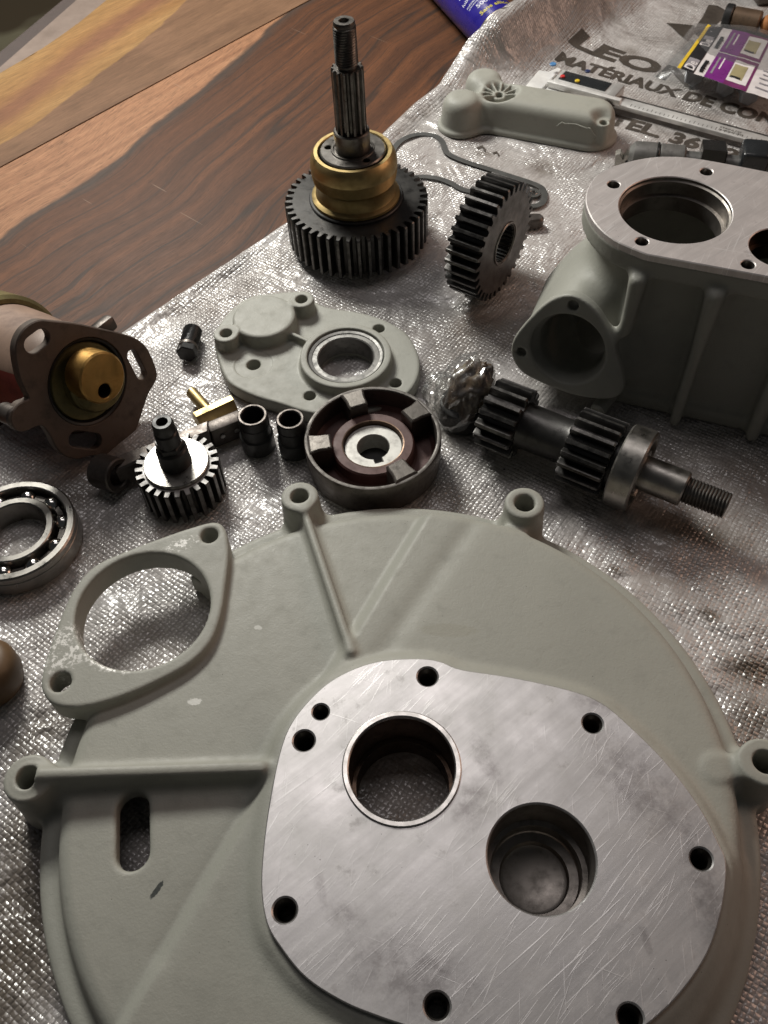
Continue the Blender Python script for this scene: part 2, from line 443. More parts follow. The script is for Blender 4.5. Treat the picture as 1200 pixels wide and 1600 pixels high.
def ink_mat():
    n = N('dark_brown_print'); out = [x for x in n.t.nodes if x.type == 'OUTPUT_MATERIAL'][0]
    n.set(Base_Color=n.ramp(n.noise(60, 4), [(.3, (.045, .037, .030)), (.7, (.085, .070, .058))]), Roughness=.42)
    tr = n.n('ShaderNodeBsdfTransparent'); m = n.n('ShaderNodeMixShader')
    k = n.math('MAXIMUM', n.ramp(n.noise(330, 4, .7), [(.60, 0.0), (.66, .9)]), n.ramp(n.noise(45, 5, .7), [(.60, 0.0), (.70, .8)]))
    n.l(k, m.inputs[0]); n.l(n.b.outputs[0], m.inputs[1]); n.l(tr.outputs[0], m.inputs[2]); n.l(m.outputs[0], out.inputs['Surface'])
    n.bump(n.noise(95, 4), .3, .001); return n.m
M['ink'] = ink_mat()
M['rusty_bolt'] = metal_mat('rusty_bolt_steel', (.15, .10, .065), .5, .6, .6, (.03, .025, .02), .3, 150)
M['rust_orange'] = metal_mat('orange_rust', (.34, .13, .035), .7, .1, .5, (.08, .04, .02), .3, 150)
M['bolt_grey'] = metal_mat('zinc_bolt', (.30, .31, .33), .45, .4, .3, bump=.08)

# ================================================================== SETTING
# ---- floor far below the table
n = N('floor_concrete'); a = n.noise(3.0, 5, .6); b = n.noise(1.6, 3)
n.set(Base_Color=n.mix(n.ramp(b, [(.50, 0.0), (.56, 1.0)]), n.ramp(a, [(.3, (.34, .32, .22)), (.7, (.50, .47, .33))]), (.14, .11, .07)), Roughness=.85); n.bump(a, .2, .01)
fl = mk('floor', ([(-9000, -4000, -780), (9000, -4000, -780), (9000, 14000, -780), (-9000, 14000, -780)], [(0, 1, 2, 3)]), n.m, smooth=False); tag(fl, kind='structure')

# ---- workbench top of live-edged planks
TZ = -3.0
J0 = np.array([-330.4, 751.7]); JU = np.array([.6932, .7208]); JV = np.array([-.7208, .6932])
def uv(p): d = np.array(p[:2])-J0; return float(d@JU), float(d@JV)
def puv(x, y): return uv(at(x, y, TZ))
def fcurve(n, fac, pts):
    """a wavy line between two woods: across-grain offset along the grain"""
    us = [p[0] for p in pts]; vs = [p[1] for p in pts]; u0, u1 = min(us), max(us); v0, v1 = min(vs)-1, max(vs)+1
    x = n.math('MULTIPLY_ADD', fac, 1000/(u1-u0), -u0/(u1-u0), clamp=True)
    o = n.n('ShaderNodeFloatCurve'); c = o.mapping.curves[0]
    P = sorted(((u-u0)/(u1-u0), (v-v0)/(v1-v0)) for u, v in pts)
    while len(c.points) < len(P): c.points.new(.5, .5)
    for i, p in enumerate(P): c.points[i].location = p
    o.mapping.update(); n.l(x, o.inputs['Value'])
    return n.math('MULTIPLY_ADD', o.outputs[0], (v1-v0)*MM, v0*MM)
def wood_uv(n):
    o = n.map(loc=tuple((-J0*MM).tolist())+(0,)); o = n.map(o, rot=(0, 0, -atan2(JU[1], JU[0])))
    s = n.sep(o); return s[0], s[1]
def wood_a():
    n = N('walnut_with_sapwood'); u, v = wood_uv(n)
    vb = fcurve(n, u, [puv(*q) for q in ((0, 375), (55, 331), (150, 276), (230, 205), (300, 150), (350, 110), (400, 65), (460, 10))])
    wob = n.noise(1, 4, .55, n.comb(n.math('MULTIPLY', u, 14.0), n.math('MULTIPLY', v, 40.0)))
    d = n.math('ADD', n.math('SUBTRACT', v, vb), n.math('MULTIPLY_ADD', wob, .016, -.008))
    warp = n.math('MULTIPLY_ADD', n.noise(1, 3, .5, n.comb(n.math('MULTIPLY', u, 4.0), n.math('MULTIPLY', v, 7.0))), .030, 0.0)
    v2 = n.math('ADD', n.math('SUBTRACT', v, n.math('MULTIPLY', vb, .85)), warp)
    bands = n.noise(1, 2, .5, n.comb(n.math('MULTIPLY', u, .7), n.math('MULTIPLY', v2, 19.0)))
    tone = n.noise(1, 4, .6, n.comb(n.math('MULTIPLY', u, 2.5), n.math('MULTIPLY', v2, 60.0), 4.0))
    fib = n.noise(1, 4, .7, n.comb(n.math('MULTIPLY', u, 45.0), n.math('MULTIPLY', v2, 900.0)))
    pore = n.noise(1, 2, .5, n.comb(n.math('MULTIPLY', u, 90.0), n.math('MULTIPLY', v2, 1500.0), 7.0))
    c = n.ramp(tone, [(.28, (.050, .021, .011)), (.5, (.098, .039, .018)), (.72, (.155, .060, .025))])
    for lo, w in ((.35, .010), (.46, .007), (.60, .009)):
        c = n.mix(n.ramp(bands, [(lo-w*2.2, 0.0), (lo, .85), (lo+w, 0.0)]), c, (.022, .018, .016))
    sapt = n.noise(1, 4, .6, n.comb(n.math('MULTIPLY', u, 3.0), n.math('MULTIPLY', v, 90.0), 2.0))
    sap = n.ramp(sapt, [(.3, (.23, .105, .055)), (.55, (.35, .175, .092)), (.75, (.41, .225, .125))])
    k = n.math('MULTIPLY_ADD', d, 10.0, .5, clamp=True)
    edge = n.ramp(k, [(.38, 0.0), (.47, .8), (.505, .55), (.53, 0.0)])
    c = n.mix(n.ramp(k, [(.485, 0.0), (.515, 1.0)]), c, sap)
    c = n.mix(edge, c, (.045, .038, .033))
    c = n.mix(n.ramp(fib, [(.35, .5), (.62, 0.0)]), c, (.028, .016, .010))
    c = n.mix(n.ramp(pore, [(.62, 0.0), (.68, .75)]), c, (.016, .010, .007))
    scr = n.ramp(n.noise(1, 1, .5, n.comb(n.math('MULTIPLY', v, 12.0), n.math('MULTIPLY', u, 420.0), 3.0)), [(.765, 0.0), (.785, .4)])
    c = n.mix(scr, c, (.35, .25, .18))
    n.set(Base_Color=c, Roughness=n.ramp(fib, [(.3, .62), (.7, .52)])); n.b.inputs['Specular IOR Level'].default_value = .18
    n.bump(n.math('ADD', fib, n.math('MULTIPLY', pore, -.5)), .12, .0006); return n.m
def wood_b():
    n = N('brown_wood_with_yellow_sapwood'); u, v = wood_uv(n)
    vy = fcurve(n, u, [puv(*q) for q in ((0, 227), (53, 195), (112, 149), (160, 112), (229, 59), (290, 1))])
    vr = fcurve(n, u, [puv(*q) for q in ((0, 184), (64, 133), (133, 77), (240, 1))])
    wob = n.noise(1, 5, .6, n.comb(n.math('MULTIPLY', u, 25.0), n.math('MULTIPLY', v, 60.0)))
    d = n.math('ADD', n.math('SUBTRACT', v, vy), n.math('MULTIPLY_ADD', wob, .012, -.006))
    r = n.math('ABSOLUTE', n.math('ADD', n.math('SUBTRACT', v, vr), n.math('MULTIPLY_ADD', wob, .02, -.01)))
    tone = n.noise(1, 4, .6, n.comb(n.math('MULTIPLY', u, 4.0), n.math('MULTIPLY', v, 55.0)))
    fib = n.noise(1, 4, .7, n.comb(n.math('MULTIPLY', u, 50.0), n.math('MULTIPLY', v, 800.0)))
    blot = n.noise(9, 5, .6)
    c = n.ramp(tone, [(.3, (.115, .060, .034)), (.7, (.215, .118, .066))])
    c = n.mix(n.ramp(blot, [(.45, 0.0), (.7, .5)]), c, (.26, .145, .085))
    y = n.ramp(tone, [(.3, (.22, .118, .040)), (.6, (.33, .195, .075)), (.75, (.39, .24, .10))])
    y = n.mix(n.ramp(r, [(.006, .85), (.022, 0.0)]), y, (.13, .055, .045))
    y = n.mix(n.ramp(r, [(.02, .35), (.06, 0.0)]), y, (.30, .13, .05))
    c = n.mix(n.math('MULTIPLY_ADD', d, 400.0, .5, clamp=True), c, y)
    c = n.mix(n.ramp(fib, [(.35, .5), (.62, 0.0)]), c, (.05, .03, .015))
    hole = n.ramp(n.vor(22), [(.028, .9), (.036, 0.0)])
    c = n.mix(hole, c, (.02, .012, .008))
    n.set(Base_Color=c, Roughness=.6); n.b.inputs['Specular IOR Level'].default_value = .18
    n.bump(fib, .12, .0006); return n.m
n = N('grey_weathered_edge'); a = n.noise(30, 4)
n.set(Base_Color=n.ramp(a, [(.3, (.13, .092, .072)), (.7, (.22, .165, .135))]), Roughness=.6); n.bump(a, .2, .001); M['edge_grey'] = n.m
M['edge_dark'] = plain_mat('dark_edge_wood', (.055, .038, .034), .6)
tb = thing('workbench', 'dark walnut workbench top with pale sapwood streaks under the parts', 'table')
def J(t, v=0): p = J0+JU*t+JV*v; return (p[0], p[1])
mk('plank', prism([J(-1200), J(1100), J(1100, -1300), J(-1200, -1300)], [], TZ-35, TZ, .8), wood_a(), tb, 30)
edge = [at(x, y, TZ)[:2] for x, y in ((0, 113), (32, 97), (80, 65), (115, 40), (165, 0))]
edge = [np.array(edge[0])+np.array([-420., -560.])] + edge + [np.array(edge[-1])+np.array([190., 420.])]
edge = [tuple(p) for p in spline(edge, 8, False)]
mk('plank', prism([J(-1180, .7), J(1100, .7)]+edge[::-1], [], TZ-34, TZ, 1.0), wood_b(), tb, 30)
e2 = [at(x, y, TZ-6)[:2] for x, y in ((0, 108), (123, 0))]; d2 = np.array(e2[1])-np.array(e2[0])
e2 = [tuple(np.array(e2[0])-d2*4), tuple(np.array(e2[1])+d2*3)]
mk('bark_edge', prism([(p[0]+3, p[1]-3) for p in edge]+[e2[1], e2[0]], [], TZ-30, TZ-5, 1.0), M['edge_grey'], tb, 30)
e3 = [at(x, y, TZ-14)[:2] for x, y in ((0, 86), (103, 0))]; d3 = np.array(e3[1])-np.array(e3[0])
e3 = [tuple(np.array(e3[0])-d3*4), tuple(np.array(e3[1])+d3*3)]
mk('edge_board', prism([(e2[0][0]+2, e2[0][1]-2), (e2[1][0]+2, e2[1][1]-2), e3[1], e3[0]], [], TZ-45, TZ-11, 1.0), M['edge_dark'], tb, 30)

# ---- woven plastic sack spread over the bench
E1 = np.array([.793, -.609]); E2 = np.array([.609, .793])
BO = np.array([-67.8, 639.6])
edge_px = [(0, 662), (60, 615), (188, 518), (215, 500), (328, 425), (445, 347), (588, 216), (640, 168), (680, 138)]
lift_px = [(730, 80, 20), (758, 40, 40), (800, 4, 46)]        # the sack rides up over the can here
ew = sorted([(float((at(x, y)[:2]-BO)@E2), float((at(x, y)[:2]-BO)@E1)) for x, y in edge_px]+[(float((at(x, y, z)[:2]-BO)@E2), float((at(x, y, z)[:2]-BO)@E1)) for x, y, z in lift_px])
ew = [(-900., ew[0][1]-10), (-500., ew[0][1]-3)]+ew+[(700., ew[-1][1]+55)]
EW = (np.array([a for a, b in ew]), np.array([b for a, b in ew]))
fold_px = [(640, 322), (690, 338), (740, 352), (800, 374), (850, 384), (905, 388)]
fold = [at(x, y)[:2] for x, y in fold_px]
def bag_z(x, y):
    p = np.array([x, y])-BO; t = float(p@E2); w = float(p@E1); d = w-float(np.interp(t, *EW))
    F = 0.85+1.4*float(sstep(60., 240., np.float64(t))); flap = 46.0*float(sstep(238., 318., np.float64(t)))
    z = -0.9+1.0*noise.noise((x*.012, y*.012, 1.3))+0.55*noise.noise((x*.035, y*.035, 5.1))
    z += .7*noise.noise((t*.06, w*.014, 2.2))+1.1*(.35-abs(noise.noise((x*.020+.3*noise.noise((x*.03, y*.03, 0)), y*.026, 8.2))))
    wid = 9+5*F
    roll = math.exp(-((d-wid*.55)/(wid*.5))**2)*3.4*F
    roll += math.exp(-((d-wid*2.6)/(wid*.7))**2)*.9*F
    z = z*float(sstep(0., 25., np.float64(d)))+roll
    k = max(0.0, 1-d/4.0)*max(0.0, 1-flap/6.0); z = z*(1-k)+(-2.7)*k
    z += flap*(1-float(sstep(-6., 56., np.float64(d))))
    f = min(float(seg_d(np.float64(x), np.float64(y), fold[i], fold[i+1])[0]) for i in range(len(fold)-1)) if 0 < t < 250 or -250 < t <= 0 else 99
    z += .9*math.exp(-(f/2.2)**2)
    return max(-2.75, z)
def bag_mesh():
    T = np.concatenate([np.arange(-900, -420, 12), np.arange(-420, 480, 3.0), np.arange(480, 700, 10)])
    Wd = np.concatenate([np.arange(0, 30, 1.5), np.arange(30, 480, 3.2), np.arange(480, 900, 12)])
    V, F = [], []; m = len(Wd)
    for t in T:
        e = float(np.interp(t, *EW))+.8*noise.noise((t*.05, 0, 0))
        for w in Wd:
            p = BO+E2*t+E1*(e+w); V.append((e+w, t, bag_z(p[0], p[1])))
    for i in range(len(T)-1):
        for j in range(m-1): F.append((i*m+j, i*m+j+1, (i+1)*m+j+1, (i+1)*m+j))
    return V, F
def bag_mat():
    n = N('woven_plastic'); s = n.sep()
    wob = n.noise(25, 2); wob2 = n.noise(25, 2, vec=n.map(loc=(4, 1, 0)))
    u = n.math('ADD', n.math('MULTIPLY', s[0], 1/.0027), n.math('MULTIPLY', wob, 1.3)); v = n.math('ADD', n.math('MULTIPLY', s[1], 1/.0027), n.math('MULTIPLY', wob2, 1.3))
    fu, fv = n.math('FRACT', u), n.math('FRACT', v); iu, iv = n.math('FLOOR', u), n.math('FLOOR', v)
    par = n.math('FLOORED_MODULO', n.math('ADD', iu, iv), 2.0)
    wn = n.n('ShaderNodeTexWhiteNoise'); n.l(n.comb(iu, iv), wn.inputs['Vector']); rc = n.sep(wn.outputs['Color'])
    hu = n.math('SINE', n.math('MULTIPLY', fu, pi)); hv = n.math('SINE', n.math('MULTIPLY', fv, pi))
    eu = n.math('POWER', hu, .35); ev = n.math('POWER', hv, .35)
    ha = n.math('MULTIPLY', hu, ev); hb = n.math('MULTIPLY', hv, eu)
    mx = n.n('ShaderNodeMix'); n.l(par, mx.inputs[0]); n.l(ha, mx.inputs[2]); n.l(hb, mx.inputs[3]); h = mx.outputs[0]
    tilt = n.math('ADD', n.math('MULTIPLY', n.math('SUBTRACT', rc[0], .5), fu), n.math('MULTIPLY', n.math('SUBTRACT', rc[1], .5), fv))
    h = n.math('ADD', h, n.math('MULTIPLY', tilt, 1.7))
    cr = n.noise(95, 4, .6); cr2 = n.noise(30, 3, .55, dist=.6)
    streak = n.noise(1, 3, .5, n.map(scale=(520, 30, 1)))
    big = n.noise(7, 5, .6, dist=.4); st = n.noise(26, 6, .7, n.map(loc=(2, 7, 0)))
    c = n.ramp(n.noise(11, 4), [(.3, (.37, .345, .33)), (.7, (.57, .54, .525))])
    c = n.mix(n.math('MULTIPLY', rc[2], .15), c, (.30, .28, .26))
    c = n.mix(n.ramp(ha, [(.0, .18), (.4, 0.0)]), c, (.20, .185, .17))  # tape gaps darkened: occlusion shade put into the colour
    c = n.mix(n.ramp(big, [(.52, 0.0), (.72, .55)]), c, (.27, .215, .17))
    c = n.mix(n.math('MULTIPLY', n.ramp(st, [(.58, 0.0), (.72, .85)]), n.ramp(n.noise(9, 2, vec=n.map(loc=(1, 4, 0))), [(.45, 0.0), (.62, 1.0)])), c, (.085, .065, .045))
    dot = n.math('MULTIPLY', n.ramp(n.vor(85), [(.05, 1.0), (.075, 0.0)]), n.ramp(n.noise(20, 2, vec=n.map(loc=(9, 9, 0))), [(.56, 0.0), (.6, 1.0)]))
    c = n.mix(dot, c, (.03, .025, .02))
    for (px, py, rx, ry, an, k) in STAINS_SHADE:
        p = at(px, py)[:2]-BO
        c = n.mix(n.math('MULTIPLY', n.spot(float(p@E1), float(p@E2), rx, ry, an, 1.1), k), c, (.10, .075, .05))
    n.set(Base_Color=c, Roughness=n.ramp(cr, [(.3, .24), (.7, .42)]))
    n.b.inputs['Specular IOR Level'].default_value = .7
    n.b.inputs['Coat Weight'].default_value = .75; n.b.inputs['Coat Roughness'].default_value = .19; n.b.inputs['Coat IOR'].default_value = 1.55
    wr_ = n.noise(13, 3, .55, dist=.8)
    nb_ = n.bump(n.math('ADD', n.math('MULTIPLY', h, n.math('MAXIMUM', n.math('MULTIPLY_ADD', n.noise(22, 3, .6, n.map(loc=(6, 2, 0))), 1.9, -.62), .10)), n.math('ADD', n.math('MULTIPLY', cr, .8), n.math('ADD', n.math('MULTIPLY', cr2, 4.2), n.math('ADD', n.math('MULTIPLY', wr_, 13.0), n.math('MULTIPLY', streak, .3))))), .8, .0014)
    n.l(nb_, n.b.inputs['Coat Normal'])
    return n.m
STAINS_SHADE = [(960, 890, 5, 3, .3, .8), (1110, 960, 6, 4, 0, .8), (1180, 1045, 16, 9, .4, .9), (1170, 1130, 14, 22, .2, .7), (985, 860, 4, 4, 0, .6), (1080, 830, 30, 10, .2, .6), (850, 262, 14, 10, 0, .55), (755, 240, 9, 4, .5, .55), (640, 740, 10, 30, 0, .5), (700, 770, 22, 12, 0, .5), (985, 78, 9, 9, 0, .45), (870, 20, 40, 8, -.6, .4), (950, 30, 18, 5, -.3, .4), (15, 1430, 24, 80, .2, .8), (60, 1150, 16, 24, 0, .6), (30, 1290, 12, 20, 0, .6), (10, 1560, 22, 40, 0, .7), (120, 770, 12, 9, 0, .45), (540, 500, 45, 22, 0, .35)]  # oil stains; lower-left patches mix dirt with painted-in shade
bag = mk('woven_sack', bag_mesh(), bag_mat(), None, 0)
bag.matrix_world = Matrix(((E1[0], E2[0], 0, BO[0]*MM), (E1[1], E2[1], 0, BO[1]*MM), (0, 0, 1, 0), (0, 0, 0, 1)))
tag(bag, 'shiny white woven plastic sack spread flat beneath the machine parts', 'sack')
def text_mesh(s, bold=.02, space=1.0, shear=0.0):
    cu = bpy.data.curves.new('t', 'FONT'); cu.body = s; cu.offset = bold; cu.space_character = space; cu.size = 1.0; cu.shear = shear; cu.resolution_u = 3
    o = bpy.data.objects.new('t', cu); COL.objects.link(o)
    dg = bpy.context.evaluated_depsgraph_get(); me = bpy.data.meshes.new_from_object(o.evaluated_get(dg))
    V = np.array([v.co[:] for v in me.vertices]); F = [tuple(p.vertices) for p in me.polygons]
    bpy.data.objects.remove(o); bpy.data.curves.remove(cu); bpy.data.meshes.remove(me)
    return V, F
def bag_print(name, V, F, mat=None, lift=.45):
    """flat print following the sack's surface; V in the sack's own frame"""
    bm = bmesh.new(); vs = [bm.verts.new((v[0], v[1], 0)) for v in V]
    for f in F:
        try: bm.faces.new([vs[i] for i in f])
        except ValueError: pass
    bmesh.ops.triangulate(bm, faces=bm.faces[:])
    for _ in range(4):
        long = [e for e in bm.edges if e.calc_length() > 5.0]
        if not long: break
        bmesh.ops.subdivide_edges(bm, edges=long, cuts=1); bmesh.ops.triangulate(bm, faces=bm.faces[:])
    out = []
    for i, v in enumerate(bm.verts):
        v.index = i; p = BO+E1*v.co.x+E2*v.co.y; out.append((v.co.x, v.co.y, bag_z(p[0], p[1])+lift))
    fs = [[v.index for v in f.verts] for f in bm.faces]; bm.free()
    return mk(name, (out, fs), mat or M['ink'], bag, 0)
def bag_text(s, p0, p1, cap, bold=.03, shear=0.0):
    V, F = text_mesh(s, bold, 1.0, shear)
    V = V-np.array([V[:, 0].min(), 0, 0]); w = V[:, 0].max()
    a = at(*p0)[:2]-BO; b = at(*p1)[:2]-BO
    a = np.array([a@E1, a@E2]); b = np.array([b@E1, b@E2]); L = np.hypot(*(b-a)); ex = (b-a)/L; ey = np.array([-ex[1], ex[0]])
    P = a+np.outer(V[:, 0]*L/w, ex)+np.outer(V[:, 1]*cap/.70, ey)
    return bag_print('printed_lettering', P, F)
bag_text('LEON', (887, 74), (1084, 136), 25, .045)
bag_text('MATÉRIAUX DE CON', (866, 97), (1209, 194), 15.5, .045)
bag_text('TEL. 36 82', (948, 191), (1150, 250), 17, .04)
for poly in ([(1041, 36), (1085, 39), (1086, 50), (1075, 64)], [(1082, 50), (1100, 22), (1108, 6), (1122, 8), (1140, 20), (1118, 38), (1100, 52), (1092, 56)]):
    P = [at(x, y)[:2]-BO for x, y in poly]; P = [(float(p@E1), float(p@E2)) for p in P]
    bag_print('printed_emblem', P, [tuple(range(len(P)))])
for (x, y, w) in ((752, 232, 8), (775, 240, 6), (1090, 185, 10), (1150, 200, 8)):
    P = [at(x+dx*w, y+dy*w)[:2]-BO for dx, dy in ((-1, -.2), (.2, -.6), (1, .3), (.7, .8), (.2, -.1), (-.6, .2))]; P = [(float(p@E1), float(p@E2)) for p in P]
    bag_print('printed_mark', P, [tuple(range(len(P)))])

# ================================================================== BELL HOUSING
DZ = 28.0                                   # the casting's own heights are counted from 28 mm under the sack
BC = np.array([-2.8, 151.4]); RR = 174.0
PZ = 70.0
at0 = at
def mpp(x, y, z): return float(np.linalg.norm(at(x+10, y, z)-at(x-10, y, z))/20)
def atb(x, y, z): return at0(x, y, z-DZ)
def mppb(x, y, z): return mpp(x, y, z-DZ)
plate_px = [(560, 1042), (605, 1031), (660, 1029), (690, 1034), (722, 1046), (800, 1058), (890, 1078), (940, 1098), (985, 1135), (1040, 1190), (1090, 1255), (1122, 1315), (1135, 1352), (1128, 1420), (1105, 1490), (1062, 1553), (1010, 1602), (955, 1638), (880, 1652), (790, 1645), (700, 1626), (640, 1605), (590, 1588), (535, 1565), (478, 1528), (438, 1480), (416, 1440), (408, 1380), (414, 1300), (427, 1220), (440, 1165), (455, 1130), (480, 1097), (515, 1065)]
plate = [tuple(p) for p in spline(ats(plate_px, PZ-DZ), 5)]
holes_px = [(668, 1057, 15.5), (926, 1130, 15.5), (501, 1112, 12.5), (475, 1157, 16.5), (1096, 1342, 17), (445, 1422, 18.5), (683, 1572, 20), (985, 1590, 20)]
pholes = [(atb(x, y, PZ)[:2], r*mppb(x, y, PZ)) for x, y, r in holes_px]
cA = atb(627.5, 1199, PZ)[:2]; rA = 93.5*mppb(627.5, 1199, PZ)-3.2; cB = atb(846, 1340, PZ)[:2]; rB = 84.5*mppb(846, 1338, PZ)
boss_px = [(468, 775, 29, 14), (820, 785, 31, 16), (43, 1215, 38, 18), (1196, 1190, 40, 19)]
BZ = 64.0
bosses = [(atb(x, y, BZ)[:2], r*mppb(x, y, BZ), rh*mppb(x, y, BZ)) for x, y, r, rh in boss_px]
EZ = 63.0
ear_px = [(300, 823), (336, 815), (352, 827), (357, 862), (353, 905), (345, 958), (328, 1003), (296, 1036), (250, 1062), (190, 1088), (130, 1104), (86, 1101), (66, 1080), (65, 1052), (80, 1003), (98, 955), (118, 915), (150, 882), (198, 860), (250, 840)]
ear = [tuple(p) for p in spline(ats(ear_px, EZ-DZ), 4)]
cS = atb(223, 951, EZ)[:2]; rS = 104*mppb(223, 951, EZ)
ear_holes = [(atb(327, 836, EZ)[:2], 13.5*mppb(327, 836, EZ)), (atb(94, 1065, EZ)[:2], 16.5*mppb(94, 1065, EZ))]
slot = (atb(206, 1262, 58)[:2], atb(206, 1332, 58)[:2], 26*mppb(206, 1298, 58))
bell = thing('bell_housing', 'big round grey-green painted casting with bright scratched machined face', 'housing', (BC[0], BC[1], 0))
def L(p): return (float(p[0]-BC[0]), float(p[1]-BC[1]))
def at_l(x, y, z): return L(atb(x, y, z))
_sp = []
for (px, py, rx, ry, an, col) in ((402, 977, 2.3, 1.3, -.3, (.52, .52, .48)), (303, 1093, 3.6, 1.9, 0, (.62, .62, .58)), (243, 1388, 4.4, 1.2, .95, (.035, .04, .036)), (700, 990, 15, 4, -.1, (.30, .295, .25))):
    q = at_l(px, py, 60); _sp.append((q[0], q[1], rx, ry, an, col))
_wn = [at_l(px, py, EZ)+(rx, ry, an) for (px, py, rx, ry, an) in ((105, 1010, 16, 11, .9), (285, 850, 9, 4, .4), (170, 1035, 15, 5, -.3))]
M['grey_bell'] = paint_mat('grey_casting_paint', GREY, _sp, _wn)
M['grey'] = paint_mat('grey_paint', GREY)
def bell_body():
    vox = 1.0; lo = (BC[0]-210, BC[1]-182, -3); hi = (BC[0]+208, BC[1]+216, 48)
    X, Y, Z = field(lo, hi, vox); Z = Z+DZ
    dx, dy = X-BC[0], Y-BC[1]; rho = np.hypot(dx, dy)
    # two radial steps bound a lower sector of the dish
    l1a, l1b = atb(742, 815, 58)[:2], atb(585, 1035, 62)[:2]; l2a, l2b = atb(255, 1490, 60)[:2], atb(412, 1222, 62)[:2]
    def side(a, b): e = np.array(b)-np.array(a); e = e/np.hypot(*e); return (X-a[0])*e[1]-(Y-a[1])*e[0]
    s1 = side(l1a, l1b); s2 = -side(l2a, l2b)
    Hd = 64.0-5.5*LOWSGN(s1, s2)-3.0*(rho/165)**3
    # shallow channels along the steps
    for a, b in ((l1a, l1b), (l2a, l2b)):
        d, t = seg_d(X, Y, a, b); Hd = Hd-.9*np.exp(-(d/6.0)**2)
    gx, gy = np.gradient(Hd, vox); sl = np.sqrt(1+gx*gx+gy*gy)
    Hd3, sl3 = Hd[..., None], sl[..., None]
    rho3 = rho[..., None]
    top = (Z-Hd3)/sl3
    rim = smax(rho3-RR-(40-Z)*.03, Z-44.0, 4.0)
    dish = smax((rho3-161.0-(56-Z)*.18)*.97, top, 7.0)
    body = smin(rim, dish, 4.0)
    dp = poly_d(X, Y, plate)[..., None]
    collar = smax((dp-3.5-(PZ-3.0-Z)*.55)*.87, Z-(PZ-3.0), 3.5)
    body = smin(body, collar, 4.0)
    def rib(b, pa, pb, za, zb, w, k, draft=.16):
        d, t = seg_d(X, Y, pa, pb); zt = (za+(zb-za)*t)[..., None]
        return smin(b, smax(d[..., None]-w-(zt-Z)*draft, Z-zt, 2.2), k)
    body = rib(body, bosses[2][0], atb(405, 1196, 70)[:2], 70, 69.5, 2.6, 6.0, .22)
    body = rib(body, bosses[0][0], atb(548, 1015, 66)[:2], 62.5, 66.5, 2.0, 4.5, .16)
    body = rib(body, bosses[3][0], atb(1120, 1200, 62)[:2], 60, 60, 4.0, 7.0, .2)
    body = rib(body, bosses[1][0], atb(795, 850, 60)[:2], 54, 56, 5.0, 7.0, .2)
    hollow = smax(np.maximum(rho3-160, np.minimum(rho3-147, Z-32)), Z-(Hd3-8), 3)
    hollow = smax(hollow, -(np.hypot(X-cS[0], Y-cS[1])[..., None]-rS-7), 2)
    hollow = smax(hollow, -(np.hypot(X-cB[0], Y-cB[1])[..., None]-rB-4), 2)
    hollow = smax(hollow, -(np.hypot(X-cA[0], Y-cA[1])[..., None]-rA-6), 2)
    body = np.maximum(body, -hollow)
    for (c, r, rh) in bosses:
        dc = circ_d(X, Y, c, r)[..., None]
        b = smax(smax(dc-(BZ-Z)*.05, Z-BZ, 1.6), 4-Z, 2)
        body = smin(body, b, 6.0)
    de = poly_d(X, Y, ear)[..., None]
    e = smax(smax(de, Z-EZ, 1.6), EZ-17-Z, 2.0)
    body = smin(body, e, 3.0)
    # openings
    def cut(b, d, k=1.0): return smax(b, -d, k)
    for (c, r, rh) in bosses: body = cut(body, circ_d(X, Y, c, rh)[..., None], 1.2)
    body = cut(body, circ_d(X, Y, cS, rS)[..., None]+0*Z, 1.2)
    for c, r in ear_holes: body = cut(body, circ_d(X, Y, c, r)[..., None], 1.0)
    d, t = seg_d(X, Y, slot[0], slot[1]); body = cut(body, d[..., None]-slot[2]+(Z-58)*-.06, 2.2)
    body = cut(body, circ_d(X, Y, cA, rA+1.0)[..., None], .8)
    body = cut(body, smax(circ_d(X, Y, cB, rB+1.0)[..., None], 28-Z, .5), .8)
    for c, r in pholes: body = cut(body, smax(circ_d(X, Y, c, r+.4)[..., None], 38-Z, .5), .8)
    body = np.maximum(body, DZ+.4-Z)
    body = np.broadcast_to(body, (X.shape[0], X.shape[1], Z.shape[2]))
    return surf(body, lo, vox), lo
def LOWSGN(s1, s2):
    return sstep(-4.5, 4.5, s1)*sstep(-4.5, 4.5, s2)
(p, q), _ = bell_body()
mk_np('casting', p, q, M['grey_bell'], bell, (BC[0], BC[1], 0))
def c3(c): return [(c[0], c[1], PZ+.03)]
_ms = []
for (px, py, rx, ry, an) in ((760, 1190, 4, 11, .35), (735, 1255, 7, 10, -.5), (540, 1430, 7, 5, -.4), (500, 1385, 2, 7, .2), (1010, 1470, 1.6, 5, .1), (420, 1240, 2, 6, 0), (1000, 1230, 12, 26, .6), (1105, 1400, 7, 24, 0), (640, 1520, 24, 12, -.3), (930, 1090, 10, 8, 0)):
    _ms.append(at_l(px, py, PZ)+(rx, ry, an, (.16, .14, .14)))
M['machined'] = machined_mat('scratched_aluminium', _ms)
face = mk('machined_face', prism([L(p) for p in plate], [circle(L(c), r) for c, r in pholes]+[circle(L(cA), rA+.4, 64), circle(L(cB), rB, 64)], PZ-3.6-DZ, PZ-DZ, .5, .8, bottom=False), M['machined'], bell, 30)
mk('bearing_liner', xf(lathe([(rA-1.2, 34), (rA-1.2, 44), (rA+.1, 44.5), (rA+.1, PZ+.4), (rA+.7, PZ+1.0), (rA+2.6, PZ+1.0), (rA+3.2, PZ+.4), (rA+3.2, PZ-.5)], 72), t=(*L(cA), -DZ)), M['liner'], bell, 30)
